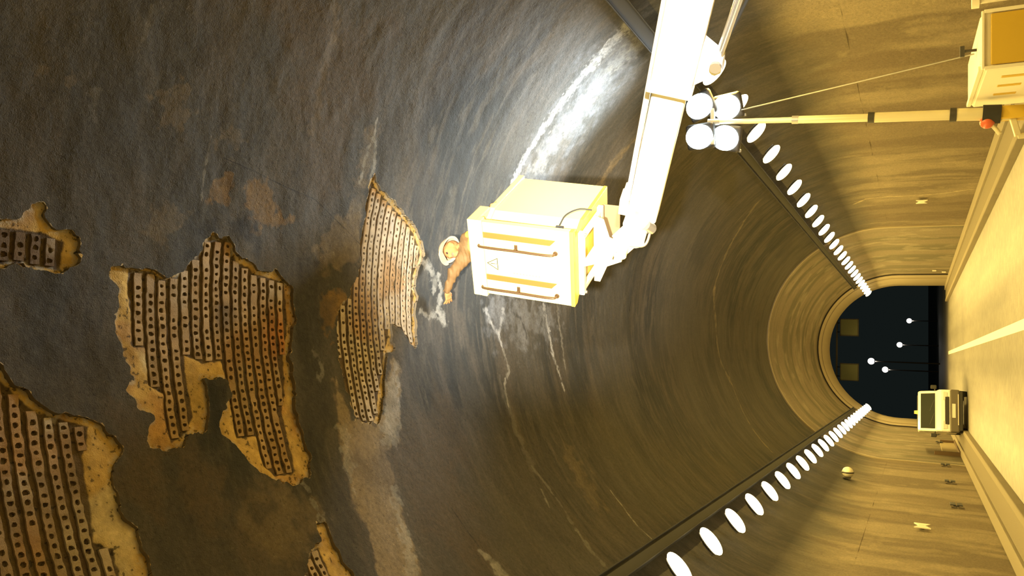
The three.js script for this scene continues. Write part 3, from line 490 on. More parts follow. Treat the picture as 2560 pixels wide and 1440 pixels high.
// ---------------------------------------------------------------- light tower
const genYellow = mat(0.62, 0.42, 0.05, 0.5), genWhite = mat(0.86, 0.82, 0.7, 0.5), mastMat = mat(0.66, 0.6, 0.42, 0.4, { metalness: 0.2 });
{
  const bx = 3.3, bz = -10.8, t = thing('light_tower', 'trailer light tower with louvred generator box, telescopic mast and four floodlights', 'light tower', [bx, 0, bz]);
  const L = (v) => v.clone().sub(V(bx, 0, bz)), u = V(0.118, 0, -0.993), w = V(0.993, 0, 0.118), c0 = V(3.17, 0, -9.65), at = (a, b, y) => L(c0.clone().addScaledVector(u, a).addScaledVector(w, b).add(V(0, y, 0)));
  const rotY = Math.atan2(-w.z, w.x), place = (g, a, b, y) => { g.rotateY(rotY); const p = at(a, b, y); g.translate(p.x, p.y, p.z); return g; };
  const body = plate([[-0.31, -0.33], [0.31, -0.33], [0.31, 0.27], [0.24, 0.33], [-0.24, 0.33], [-0.31, 0.27]], 2.3, 0.012); mesh('generator_box', place(body, 1.17, 0.31, 0.665), genWhite, t).userData.label = 'white generator enclosure';
  mesh('end_panel', place(box(0.54, 0.54, 0.03, 0, 0, 0, 0.012), -0.01, 0.31, 0.64), genYellow, t).userData.label = 'flat yellow end panel';
  mesh('panel_frame', [place(box(0.62, 0.03, 0.05), 0, 0.31, 0.98), place(box(0.04, 0.62, 0.05), 0, 0.01, 0.66), place(box(0.04, 0.62, 0.05), 0, 0.61, 0.66)], genWhite, t);
  for (const a of [0.42, 0.95, 1.5]) { const p = mesh('louvre_slot', place(box(0.03, 0.24, 0.1), a, -0.005, 0.66), genYellow, t); p.userData.label = 'dark yellow louvre slot'; }
  mesh('top_rail', place(box(0.05, 0.05, 2.3), 1.17, 0.02, 1.0), genWhite, t);
  { const q = mesh('lifting_eye', [place(box(0.03, 0.16, 0.03), 0.55, 0.34, 1.06), place(box(0.12, 0.05, 0.05), 0.55, 0.34, 1.15)], darkMetal, t); q.userData.label = 'dark T-shaped lifting bracket'; }
  mesh('chassis', place(box(0.5, 0.1, 2.7), 1.2, 0.31, 0.28), darkMetal, t);
  for (const b of [-0.06, 0.68]) { const wh = new THREE.CylinderGeometry(0.24, 0.24, 0.14, 24); wh.rotateZ(Math.PI / 2); const m = mesh('wheel', place(wh, 1.25, b, 0.24 + (b > 0 ? 0.15 : 0)), blackRubber, t); }
  mesh('drawbar', [bar(at(-0.05, 0.31, 0.28), at(-0.75, 0.31, 0.28), 0.04)], darkMetal, t);
  { const q = mesh('jack', [bar(at(-0.06, 0.72, 0.16), at(-0.06, 0.72, 1.02), 0.035), bar(at(-0.06, 0.72, 1.02), at(-0.06, 0.72, 1.09), 0.075, 16), bar(at(-0.06, 0.72, 1.06), at(-0.06, 0.95, 1.06), 0.03)], genWhite, t); q.userData.label = 'white corner jack with crank'; }
  const mp = (px, py) => L(atDepth(px, py, 11.4)), chain = [[2530, 284], [2385, 287], [2180, 294], [1990, 299.5], [1800, 305]].map((p) => mp(...p));
  const foot = V(chain[0].x, 0.3, chain[0].z);
  mesh('mast_base', beam(foot, chain[0].clone().lerp(chain[1], 0.3), 0.16, 0.16, V(0, 0, 1)), genYellow, t);
  for (let i = 0; i < 4; i++) { mesh('mast_section', bar(chain[i], chain[i + 1], 0.08 - i * 0.014, 16), mastMat, t); if (i) mesh('mast_collar', bar(chain[i].clone().lerp(chain[i + 1], -0.03), chain[i].clone().lerp(chain[i + 1], 0.05), 0.105 - i * 0.016, 16), i === 3 ? galv : darkMetal, t); }
  mesh('mast_clamp', bar(mp(2502, 285), mp(2456, 286), 0.12, 12), blackRubber, t);
  mesh('crank_knob', move(new THREE.SphereGeometry(0.085, 16, 12), ...mp(2468, 305).toArray()), mat(0.6, 0.12, 0.05, 0.4), t).userData.label = 'red ball knob';
  mesh('crank_arm', bar(mp(2480, 312), mp(2500, 335), 0.025), mastMat, t);
  mesh('outrigger', [beam(mp(2530, 290), mp(2545, 340), 0.07, 0.07), bar(mp(2545, 340), V(mp(2545, 340).x, 0, mp(2545, 340).z), 0.035)], mastMat, t);
  mesh('guy_wire', bar(mp(1840, 278), at(1.0, 0.4, 0.99), 0.009, 6), galv, t);
  const heads = [[1748, 266], [1816, 268], [1748, 342], [1812, 345]], aim = L(sec(...toWall(1200, 400)));
  mesh('cross_bar', [beam(mp(1782, 250), mp(1782, 362), 0.06, 0.06), bar(mp(1800, 305), mp(1770, 306), 0.05)], galv, t);
  for (const [px, py] of heads) {
    const p = mp(px, py), n = aim.clone().sub(p).normalize().lerp(L(EYE).sub(p).normalize(), 0.35).normalize(), q = new THREE.Quaternion().setFromUnitVectors(V(0, 0, -1), n);
    const O = (g) => { g.applyQuaternion(q); g.translate(p.x, p.y, p.z); return g; };
    mesh('flood_housing', O(box(0.46, 0.38, 0.1, 0, 0, 0.055, 0.05)), darkMetal, t);
    const l = mesh('flood_lens', O((() => { const e = new THREE.SphereGeometry(1, 24, 8, 0, Math.PI * 2, 0, Math.PI / 2); e.rotateX(-Math.PI / 2); e.scale(0.22, 0.18, 0.05); return e; })()), mat(0.9, 0.95, 1, 0.4, { emissive: new THREE.Color().setRGB(0.75, 0.93, 1), emissiveIntensity: 14 }), t); l.userData.label = 'glaring blue-white floodlight lens'; l.castShadow = false;
    mesh('flood_yoke', O(box(0.46, 0.04, 0.04, 0, -0.16, 0.1)), galv, t);
    const a = new THREE.SpotLight(FLOOD_COLOR, FLOOD_POWER, 0, 0.7, 1, 2), m = aim.clone().sub(p).normalize(); a.name = 'flood_light'; a.castShadow = true; a.shadow.radius = 8; a.position.copy(p).addScaledVector(n, 0.09); t.add(a); a.target.position.copy(a.position).addScaledVector(m, 4); a.target.name = 'aim_point'; t.add(a.target);
  }
}

// ---------------------------------------------------------------- work lamp on a tripod beside the camera, outside the frame
for (const [pos, aim, power, ang, label] of [[V(-0.6, 1.85, 1.4), V(1.05, 5.4, -7.9), WORK_POWER, 0.2, 'warm work floodlight on a tripod aimed at the basket'], [V(2.1, 1.7, -1.4), V(2.15, 3.75, -7.1), 460, 0.3, 'warm work floodlight on a tripod aimed at the boom']]) {
  const t = thing('work_lamp', label, 'lamp', [pos.x, 0, pos.z]);
  for (let i = 0; i < 3; i++) { const a = i * 2.094 + 0.4; mesh('tripod_leg', bar(V(0, 0.9, 0), V(Math.cos(a) * 0.5, 0.012, Math.sin(a) * 0.5), 0.014), genYellow, t); }
  mesh('pole', bar(V(0, 0.8, 0), V(0, pos.y - 0.1, 0), 0.018), galv, t);
  const p = V(0, pos.y, 0), q = new THREE.Quaternion().setFromUnitVectors(V(0, 0, -1), aim.clone().sub(pos).normalize()), n = V(0, 0, -1).applyQuaternion(q), O = (g) => { g.applyQuaternion(q); g.translate(p.x, p.y, p.z); return g; };
  mesh('head', O(box(0.34, 0.26, 0.1, 0, 0, 0.06, 0.02)), genYellow, t);
  mesh('lens', O(box(0.3, 0.22, 0.02)), mat(0.9, 0.9, 0.85, 0.4, { emissive: new THREE.Color().setRGB(1, 0.92, 0.75), emissiveIntensity: 10 }), t).castShadow = false;
  const s = new THREE.SpotLight(WORK_COLOR, power, 0, ang, 1, 2); s.name = 'work_light'; s.position.copy(p).addScaledVector(n, 0.06); s.castShadow = true; s.shadow.radius = 6; t.add(s); s.target.position.copy(s.position).addScaledVector(n, 5); t.add(s.target); s.target.name = 'aim_point';
}

// ---------------------------------------------------------------- boom lift with work basket
const bucketMat = mat(0.82, 0.62, 0.23, 0.4), boomMat = mat(0.82, 0.8, 0.74, 0.4), bracketMat = mat(0.6, 0.55, 0.4, 0.45), steel = mat(0.3, 0.27, 0.22, 0.4, { metalness: 0.5 }), railMat = mat(0.09, 0.05, 0.02, 0.45, { metalness: 0.3 });
const LIFT = V(4.05, 0, -3.3);
const lift = thing('boom_lift', 'telescopic boom lift with a yellow-white fibreglass work basket', 'boom lift', LIFT.toArray());
const BK = V(1.1665, 4.793, -8.0736);
const basket = new THREE.Group(); basket.name = 'work_basket'; basket.position.copy(BK).sub(LIFT); basket.rotation.set(0.0205, -0.5916, -0.171, 'YXZ'); lift.add(basket); basket.userData.label = 'yellow-white fibreglass work basket with grab rails and warning triangle';
{
  const W = 0.855, D = 1.19, H = 1.15, x1 = W / 2, z1 = D / 2;
  const plan = (o) => [[-x1 + o, z1 - o], [x1 - o, z1 - o], [x1 - o, z1 - 0.05], [x1 - 0.09 - o, z1 - 0.06], [x1 - 0.09 - o, z1 - 0.2], [x1 - 0.02 - o, z1 - 0.34], [x1 - o, -z1 + o], [-x1 + o, -z1 + o], [-x1 + o, z1 - 0.33], [-x1 + 0.06 + o, z1 - 0.27], [-x1 + 0.06 + o, z1 - 0.12], [-x1 + o, z1 - 0.07]];
  const ringShape = (oa, ob) => { const s = new THREE.Shape(plan(oa).map((p) => new THREE.Vector2(p[0], -p[1]))); s.holes.push(new THREE.Path(plan(ob).map((p) => new THREE.Vector2(p[0], -p[1])))); return s; };
  const ext = (s, h, y, b = 0.008) => { const g = new THREE.ExtrudeGeometry(s, { depth: h, bevelEnabled: true, bevelSize: b, bevelThickness: b, bevelSegments: 2 }); g.rotateX(-Math.PI / 2); g.translate(0, y, 0); return g; };
  const toFront = (pts2) => new THREE.Shape(pts2.map((p) => new THREE.Vector2(p[0], -p[1])));
  mesh('shell', ext(ringShape(0, 0.03), 1.03, 0.0), bucketMat, basket);
  mesh('floor_plate', ext(toFront(plan(-0.004)), 0.03, -0.012), mat(0.55, 0.38, 0.05, 0.5), basket);
  mesh('rim', ext(ringShape(-0.022, 0.04), 0.05, 1.0, 0.012), bucketMat, basket);
  { // raised collar round the front of the basket
    const a = [[-x1 - 0.02, z1 - 0.3], [-x1 - 0.02, z1 + 0.02], [x1 + 0.02, z1 + 0.02], [x1 + 0.02, z1 - 0.3], [x1 - 0.04, z1 - 0.3], [x1 - 0.04, z1 - 0.04], [-x1 + 0.04, z1 - 0.04], [-x1 + 0.04, z1 - 0.3]];
    mesh('front_collar', ext(toFront(a), 0.1, 1.045, 0.012), bucketMat, basket);
  }
  // recessed slots with grab rails on the front face
  for (const [sx, bxr] of [[0.285, 0.17], [-0.222, -0.338]]) {
    mesh('moulded_ridge', [box(0.2, 0.025, 0.012, (sx + bxr) / 2 + 0.03, 1.06 - 0.02, z1 + 0.002), box(0.012, 0.84, 0.012, (sx + bxr) / 2 + 0.135, 0.62, z1 + 0.004)], bucketMat, basket);
    const slot = plate([[-0.03, -0.36], [0.03, -0.42], [0.03, 0.4], [0.012, 0.43], [-0.03, 0.41]], 0.012, 0.004); mesh('step_slot', move(slot, sx, 0.6, z1 + 0.006), mat(0.2, 0.1, 0.015, 0.6), basket).userData.label = 'ochre moulded groove';
    const r = mesh('grab_rail', [tube([V(bxr, 1.04, z1), V(bxr, 1.03, z1 + 0.06), V(bxr, 0.98, z1 + 0.075), V(bxr, 0.6, z1 + 0.075), V(bxr, 0.24, z1 + 0.075), V(bxr, 0.19, z1 + 0.06), V(bxr, 0.18, z1)], 0.013, 60), bar(V(bxr, 0.62, z1), V(bxr, 0.62, z1 + 0.075), 0.012), bar(V(bxr - 0.04, 0.62, z1 + 0.01), V(bxr + 0.04, 0.62, z1 + 0.01), 0.018)], railMat, basket); r.userData.label = 'brown steel grab rail';
    for (const y of [1.04, 0.18]) mesh('rail_bolt', bar(V(bxr, y, z1), V(bxr, y, z1 + 0.02), 0.026, 10), railMat, basket);
  }
  // stickers: warning triangle, yellow label, line of small print
  const sticker = (w, h, draw, x, y, name) => {
    const cv = document.createElement('canvas'); cv.width = 256; cv.height = Math.round(256 * h / w); draw(cv.getContext('2d'), cv.width, cv.height);
    const tx = new THREE.CanvasTexture(cv); tx.colorSpace = THREE.SRGBColorSpace;
    mesh(name, move(new THREE.BoxGeometry(w, h, 0.003), x, y, z1 + 0.003), new THREE.MeshStandardMaterial({ map: tx, roughness: 0.5 }), basket);
  };
  { const s = 0.075, out = new THREE.Shape([[-s, -s * 0.75], [s, -s * 0.75], [0, s]].map((p) => new THREE.Vector2(...p))), k = 0.86; out.holes.push(new THREE.Path([[-s * 0.82, -s * 0.64], [0, s * 0.78], [s * 0.82, -s * 0.64]].map((p) => new THREE.Vector2(...p))));
    const g = new THREE.ExtrudeGeometry(out, { depth: 0.002, bevelEnabled: false }); mesh('warning_triangle', [move(g, -0.05, 0.9, z1 + 0.009), box(0.008, 0.05, 0.002, -0.05, 0.905, z1 + 0.01, 0), box(0.009, 0.009, 0.002, -0.05, 0.865, z1 + 0.01, 0)], mat(0.05, 0.05, 0.03, 0.5), basket).userData.label = 'black outlined warning triangle'; }
  sticker(0.19, 0.062, (c, w, h) => { c.fillStyle = '#d8c21a'; c.fillRect(0, 0, w, h); c.fillStyle = '#6b5c14'; for (let i = 0; i < 5; i++) c.fillRect(24 + i * 44, 26, 16, 10); for (let i = 0; i < 3; i++) c.fillRect(50 + i * 60, 52, 10, 8); }, -0.045, 1.0, 'yellow_label');
  for (let i = 0; i < 9; i++) mesh('print_mark', box(0.016, 0.02, 0.002, -0.135, 0.66 - i * 0.036, z1 + 0.009, 0), mat(0.5, 0.42, 0.15, 0.6), basket);
  // cable on the side
  mesh('side_cable', tube([V(x1 - 0.03, 0.2, z1 - 0.2), V(x1 + 0.02, 0.18, z1 - 0.34), V(x1 + 0.03, 0.08, z1 - 0.5), V(x1 + 0.01, -0.04, z1 - 0.55)], 0.008, 20), blackRubber, basket);
  mesh('cable_gland', bar(V(x1 - 0.06, 0.16, z1 - 0.2), V(x1 - 0.06, 0.24, z1 - 0.2), 0.02), blackRubber, basket);
  // steel carrier below
  mesh('carrier_rail', box(W - 0.12, 0.06, 0.07, 0, -0.05, z1 - 0.16), bracketMat, basket); mesh('carrier_rail', box(W - 0.12, 0.06, 0.07, 0, -0.05, -0.22), bracketMat, basket);
  for (const x of [-0.3, 0.3]) mesh('carrier_cross', box(0.06, 0.05, 0.72, x, -0.05, 0.1), bracketMat, basket);
  const gus = plate([[-0.4, 0], [0.38, 0], [0.34, -0.1], [0.14, -0.16], [0.08, -0.3], [-0.12, -0.3], [-0.2, -0.14], [-0.4, -0.06]], 0.03); mesh('carrier_gusset', move(gus, 0, -0.07, 0.06), bracketMat, basket);
  const gus2 = turn(plate([[-0.42, 0], [0.3, 0], [0.16, -0.22], [-0.2, -0.26]], 0.025), 0, Math.PI / 2, 0); mesh('carrier_gusset', move(gus2, 0.02, -0.07, 0.1), bracketMat, basket);
  mesh('floor_support', [move(plate([[-0.36, 0], [-0.2, 0], [-0.2, -0.2], [-0.3, -0.14]], 0.02), 0, -0.03, -0.3), box(0.5, 0.2, 0.02, 0.05, -0.12, -0.42)], mat(0.22, 0.15, 0.07, 0.6), basket);
  for (const x of [-0.34, 0, 0.34]) mesh('bolt', bar(V(x, -0.085, z1 - 0.16), V(x, -0.1, z1 - 0.16), 0.016, 8), steel, basket);
}
{
  const L = (v) => v.clone().sub(LIFT), A0 = L(atT(1607, 535, 8.55)), A1 = L(atT(1727, 0, 7.0)), dir = A1.clone().sub(A0).normalize(), len = A0.distanceTo(A1), pt = (k) => A0.clone().addScaledVector(dir, k), up = V(0, 1, 0);
  const sideV = dir.clone().cross(up).normalize(), upB = sideV.clone().cross(dir).normalize(), off = (k, a, b) => pt(k).addScaledVector(sideV, a).addScaledVector(upB, b);
  const total = 4.1;
  mesh('boom_section', beam(pt(0.0), pt(len), 0.25, 0.31, up, 0.03), boomMat, lift).userData.label = 'white inner boom tube';
  mesh('boom_section', beam(pt(len * 0.68), pt(total), 0.33, 0.37, up, 0.03), boomMat, lift).userData.label = 'white outer boom tube';
  mesh('hose_channel', beam(off(0.05, 0, 0.185), off(total - 0.4, 0, 0.215), 0.1, 0.05, up), boomMat, lift);
  mesh('hose_block', [beam(off(0.0, 0, 0.2), off(0.22, 0, 0.21), 0.18, 0.1, up), beam(off(0.26, 0.02, 0.2), off(0.36, 0.02, 0.2), 0.12, 0.07, up)], bracketMat, lift);
  mesh('boom_collar', beam(pt(len * 0.68 - 0.04), pt(len * 0.68 + 0.06), 0.36, 0.4, up, 0.01), boomMat, lift);
  // gusset and lift cylinder under the boom
  const gz = plate([[0, 0], [0.42, 0], [0.3, -0.2], [0.2, -0.22]], 0.16); gz.applyMatrix4(new THREE.Matrix4().makeBasis(dir, upB, dir.clone().cross(upB)).setPosition(off(len * 0.7, 0, -0.17))); mesh('cylinder_gusset', gz, boomMat, lift);
  const cA = off(len * 0.7 + 0.25, 0, -0.33), cB = V(0.05, 1.35, 0.1);
  mesh('cylinder_pin', bar(cA.clone().addScaledVector(sideV, -0.12), cA.clone().addScaledVector(sideV, 0.12), 0.05, 16), steel, lift);
  mesh('lift_cylinder_rod', bar(cA, cA.clone().lerp(cB, 0.45), 0.035, 14), mat(0.75, 0.74, 0.7, 0.2, { metalness: 0.8 }), lift);
  mesh('lift_cylinder', bar(cA.clone().lerp(cB, 0.4), cB, 0.075, 16), boomMat, lift);
  mesh('hydraulic_hose', tube([cA, cA.clone().lerp(cB, 0.3).addScaledVector(upB, -0.09), cB], 0.014), blackRubber, lift);
  // boom head, jib knuckle and pin under the basket
  const P = L(atT(1560, 612, 8.5)), K = L(atT(1590, 575, 8.5)), Q = basket.position.clone().add(V(0.02, -0.3, 0.06).applyEuler(basket.rotation));
  mesh('boom_head', beam(pt(0.12), K, 0.23, 0.27, up, 0.03), boomMat, lift);
  mesh('knuckle', [bar(K.clone().addScaledVector(sideV, -0.15), K.clone().addScaledVector(sideV, 0.15), 0.12, 20)], boomMat, lift);
  mesh('jib_lug', [beam(K, Q, 0.05, 0.2, up), beam(K.clone().addScaledVector(sideV, 0.1), Q.clone().addScaledVector(sideV, 0.1), 0.03, 0.18, up), beam(K.clone().addScaledVector(sideV, -0.1), Q.clone().addScaledVector(sideV, -0.1), 0.03, 0.18, up)], bracketMat, lift);
  mesh('pivot_pin', bar(P.clone().addScaledVector(sideV, -0.18), P.clone().addScaledVector(sideV, 0.16), 0.06, 20), mat(0.7, 0.6, 0.25, 0.4), lift);
  const mo = L(atT(1628, 572, 8.5)); mesh('rotator_motor', [bar(mo, mo.clone().add(V(0.02, 0.02, 0.16)), 0.06, 16), bar(mo, K, 0.045, 12)], steel, lift);
  mesh('knuckle_hose', tube([mo, L(atT(1612, 612, 8.45)), L(atT(1585, 615, 8.45)), P], 0.016), steel, lift);
  for (const k of [0.06, 0.14]) mesh('head_bolt', bar(off(k, 0.13, 0.05), off(k, 0.15, 0.05), 0.022, 8), steel, lift);
  // turret and carrier, just outside the frame
  const E = pt(total); mesh('turret', [beam(V(0, 0.75, 0), E.clone().add(V(0, 0.1, 0)), 0.34, 0.4, V(0, 0, 1)), bar(V(0, 0.62, 0), V(0, 0.85, 0), 0.34, 24)], boomMat, lift);
  mesh('carrier_deck', box(1.1, 0.2, 2.6, 0, 0.56, 0.3, 0.03), mat(0.6, 0.45, 0.08, 0.5), lift);
  for (const [x, z] of [[-0.45, -0.65], [0.45, -0.65], [-0.45, 1.2], [0.45, 1.2]]) { const w = new THREE.CylinderGeometry(0.28, 0.28, 0.2, 24); w.rotateZ(Math.PI / 2); mesh('wheel', move(w, x, x > 0 ? 0.43 : 0.28, z), blackRubber, lift); }
}

// ---------------------------------------------------------------- person in the basket
function surfaceNets(sdf, lo, hi, cell) {
  const n = [0, 1, 2].map((i) => Math.ceil((hi[i] - lo[i]) / cell) + 1), [nx, ny, nz] = n, F = new Float32Array(nx * ny * nz), id = (i, j, k) => i + nx * (j + ny * k);
  for (let k = 0; k < nz; k++) for (let j = 0; j < ny; j++) for (let i = 0; i < nx; i++) F[id(i, j, k)] = sdf(lo[0] + i * cell, lo[1] + j * cell, lo[2] + k * cell);
  const pos = [], idx = [], map = new Int32Array(nx * ny * nz).fill(-1);
  for (let k = 0; k < nz - 1; k++) for (let j = 0; j < ny - 1; j++) for (let i = 0; i < nx - 1; i++) {
    let c = 0, x = 0, y = 0, z = 0;
    for (let e = 0; e < 12; e++) {
      const ax = e >> 2, b1 = e & 1, b2 = (e >> 1) & 1, o = [0, 0, 0]; o[(ax + 1) % 3] = b1; o[(ax + 2) % 3] = b2; const p = [...o]; p[ax] = 1;
      const fa = F[id(i + o[0], j + o[1], k + o[2])], fb = F[id(i + p[0], j + p[1], k + p[2])];
      if (fa < 0 !== fb < 0) { const t = fa / (fa - fb); x += o[0] + (p[0] - o[0]) * t; y += o[1] + (p[1] - o[1]) * t; z += o[2] + (p[2] - o[2]) * t; c++; }
    }
    if (c) { map[id(i, j, k)] = pos.length / 3; pos.push(lo[0] + (i + x / c) * cell, lo[1] + (j + y / c) * cell, lo[2] + (k + z / c) * cell); }
  }
  const st = [1, nx, nx * ny];
  for (let k = 1; k < nz - 1; k++) for (let j = 1; j < ny - 1; j++) for (let i = 1; i < nx - 1; i++) for (let ax = 0; ax < 3; ax++) {
    const a = id(i, j, k), s0 = F[a] < 0, s1 = F[a + st[ax]] < 0; if (s0 === s1) continue;
    const u = st[(ax + 1) % 3], v = st[(ax + 2) % 3], q = [map[a], map[a - u], map[a - u - v], map[a - v]]; if (q.some((m) => m < 0)) continue;
    if (s0) idx.push(q[0], q[1], q[2], q[0], q[2], q[3]); else idx.push(q[0], q[2], q[1], q[0], q[3], q[2]);
  }
  const g = new THREE.BufferGeometry(); g.setAttribute('position', new THREE.Float32BufferAttribute(pos, 3)); g.setIndex(idx); g.computeVertexNormals(); return g;
}
const smin = (a, b, k) => { const h = Math.max(k - Math.abs(a - b), 0) / k; return Math.min(a, b) - h * h * k * 0.25; };
const cap = (a, b, ra, rb, c) => ({ a, ab: b.clone().sub(a), l2: b.distanceToSquared(a), ra, rb, c });
const dCap = (q, x, y, z) => { const px = x - q.a.x, py = y - q.a.y, pz = z - q.a.z, t = Math.min(1, Math.max(0, (px * q.ab.x + py * q.ab.y + pz * q.ab.z) / q.l2)); return Math.hypot(px - q.ab.x * t, py - q.ab.y * t, pz - q.ab.z * t) - (q.ra + (q.rb - q.ra) * t); };
const blend = (list, k) => (x, y, z) => { let d = 1e3; for (const q of list) d = smin(d, dCap(q, x, y, z), k); return d; };
const paintBy = (g, list, extra) => { const p = g.attributes.position, col = new Float32Array(p.count * 3); for (let i = 0; i < p.count; i++) { const x = p.getX(i), y = p.getY(i), z = p.getZ(i); let b = 1e9, c = null; for (const q of list) { const d = dCap(q, x, y, z); if (d < b) { b = d; c = q.c; } } if (extra) c = extra(x, y, z, c); col.set(c, i * 3); } g.setAttribute('color', new THREE.BufferAttribute(col, 3)); return g; };
{
  const SKIN = [0.42, 0.19, 0.06], CLOTH = [0.19, 0.105, 0.035], CUFF = [0.11, 0.06, 0.025], VEST = [0.75, 0.58, 0.06], BOOT = [0.03, 0.025, 0.02], DARK = [0.06, 0.03, 0.02];
  const bt = basket.rotation, bw = (x, y, z) => V(x, y, z).applyEuler(bt).add(BK);
  const head = atT(1133, 625, 9.22), neck = atT(1165, 622, 9.2), S1 = atT(1160, 646, 9.1), S2 = atT(1168, 598, 9.25), E1 = atT(1134, 680, 9.2), W1 = atT(1117, 727, 9.3);
  const wp = toWall(1098, 772), tip = sec(wp[0], wp[1], 0.16);
  const footY = 0.05, hip = bw(0.02, 0.93, -0.12), sideB = S2.clone().sub(S1).normalize(), fl = bw(-0.1, footY, -0.05), fr = bw(0.16, footY, -0.12);
  const base = bw(0.03, 0.03, -0.1); const t = thing('person', 'person in tan work clothes, yellow vest and pale hard hat reaching for the vault', 'person', base.toArray());
  const L = (v) => v.clone().sub(base), list = [];
  const chest = neck.clone().lerp(hip, 0.35);
  list.push(cap(L(hip), L(chest), 0.145, 0.15, CLOTH), cap(L(chest), L(neck.clone().lerp(hip, 0.12)), 0.15, 0.11, CLOTH));
  list.push(cap(L(S1), L(S2), 0.075, 0.075, CLOTH), cap(L(neck.clone().lerp(hip, 0.1)), L(head), 0.065, 0.055, SKIN));
  list.push(cap(L(S1), L(E1), 0.074, 0.06, CLOTH), cap(L(E1), L(W1), 0.056, 0.041, CLOTH));
  const E2 = S2.clone().add(V(0.1, -0.27, 0.04)), W2 = bw(0.36, 1.1, 0.1);
  list.push(cap(L(S2), L(E2), 0.068, 0.054, VEST), cap(L(E2), L(W2), 0.05, 0.034, VEST));
  for (const [f, q] of [[fl, -0.09], [fr, 0.09]]) {
    const h = hip.clone().addScaledVector(sideB, q), k = h.clone().lerp(f, 0.5).add(V(-0.03, 0, 0.04));
    list.push(cap(L(h), L(k), 0.085, 0.065, CLOTH), cap(L(k), L(f.clone().add(V(0, 0.08, 0))), 0.06, 0.042, CLOTH), cap(L(f.clone().add(V(0, 0.045, 0))), L(f.clone().add(V(-0.09, 0.035, 0.12))), 0.048, 0.04, BOOT));
  }
  const box3 = (ls, m) => { const lo = [1e9, 1e9, 1e9], hi = [-1e9, -1e9, -1e9]; for (const q of ls) for (const p of [q.a, q.a.clone().add(q.ab)]) { const r = Math.max(q.ra, q.rb) + m; ['x', 'y', 'z'].forEach((c, i) => { lo[i] = Math.min(lo[i], p[c] - r); hi[i] = Math.max(hi[i], p[c] + r); }); } return [lo, hi]; };
  const geos = [];
  { const [lo, hi] = box3(list, 0.04); const bl = blend(list, 0.045), fold = (x, y, z) => 0.007 * Math.sin(38 * x - 55 * y + 9 * Math.sin(14 * z + 7 * y)) * Math.sin(21 * y + 26 * z) + 0.009 * (noise(x * 28 + z * 9 + 90, y * 28 + z * 17 + 90) - 0.5);
    const neckL = L(neck), wr = L(W1), cuff = (x, y, z) => Math.hypot(x - wr.x, y - wr.y, z - wr.z) < 0.035;
    geos.push(paintBy(surfaceNets((x, y, z) => { const d = bl(x, y, z); return Math.abs(d) < 0.05 ? d + fold(x, y, z) * (y < neckL.y + 0.06 || x < neckL.x - 0.2 ? 1 : 0.1) : d; }, lo, hi, 0.011), list, (x, y, z, q) => (q === SKIN ? q : cuff(x, y, z) ? CUFF : q))); }
  // head with face, turned towards the hand
  { const hc = L(head), fdir = V(-0.75, 0.2, 0.62).normalize(), upH = V(0, 1, 0).addScaledVector(fdir, -fdir.y).normalize(), rt = fdir.clone().cross(upH), at = (f, u, r) => hc.clone().addScaledVector(fdir, f).addScaledVector(upH, u).addScaledVector(rt, r);
    const hl = [cap(at(-0.02, 0.03, 0), at(0.01, 0.03, 0), 0.092, 0.088, SKIN), cap(at(0.03, -0.03, 0), at(0.045, -0.085, 0), 0.065, 0.042, SKIN), cap(at(0.085, 0.02, 0), at(0.108, -0.022, 0), 0.011, 0.016, SKIN), cap(at(0.07, 0.035, -0.045), at(0.07, 0.035, 0.045), 0.02, 0.02, SKIN), cap(at(-0.01, 0.015, 0.085), at(-0.01, -0.02, 0.085), 0.018, 0.012, SKIN), cap(at(-0.01, 0.015, -0.085), at(-0.01, -0.02, -0.085), 0.018, 0.012, SKIN), cap(at(0.075, -0.062, -0.02), at(0.075, -0.062, 0.02), 0.014, 0.014, [0.4, 0.14, 0.08])];
    const eyes = [at(0.088, 0.012, 0.032), at(0.088, 0.012, -0.032)], b = blend(hl, 0.03), [lo, hi] = box3(hl, 0.03);
    geos.push(paintBy(surfaceNets((x, y, z) => { let d = b(x, y, z); for (const e of eyes) d = Math.max(d, 0.012 - Math.hypot(x - e.x, y - e.y, z - e.z)); return d; }, lo, hi, 0.006), hl, (x, y, z, c) => (eyes.some((e) => Math.hypot(x - e.x, y - e.y, z - e.z) < 0.017) ? DARK : c)));
    // hard hat
    const prof = []; for (let i = 0; i <= 10; i++) { const a = i / 10 * Math.PI / 2; prof.push(new THREE.Vector2(Math.max(0.001, Math.sin(a) * 0.128), Math.cos(a) * 0.125)); } prof.push(new THREE.Vector2(0.15, -0.006), new THREE.Vector2(0.15, -0.012), new THREE.Vector2(0.122, -0.006));
    const hat = new THREE.LatheGeometry(prof, 32); hat.scale(1, 1, 1.12); const peak = new THREE.Shape(); peak.absellipse(0, 0, 0.12, 0.075, 0, Math.PI, false, 0); const pk = new THREE.ExtrudeGeometry(peak, { depth: 0.006, bevelEnabled: true, bevelSize: 0.003, bevelThickness: 0.003, bevelSegments: 1 }); pk.rotateX(Math.PI / 2); pk.translate(0, -0.003, 0.12);
    const rib = new THREE.TorusGeometry(0.128, 0.01, 6, 20, Math.PI); rib.rotateY(Math.PI / 2); rib.scale(1, 0.98, 1.12);
    const M = new THREE.Matrix4().makeBasis(rt.clone().negate(), upH, fdir).setPosition(at(0.0, 0.052, 0)); const hatG = join([hat, pk, rib]); hatG.applyMatrix4(M);
    const hm = mesh('hard_hat', hatG, mat(0.52, 0.41, 0.25, 0.4), t); hm.userData.label = 'pale cream hard hat'; }
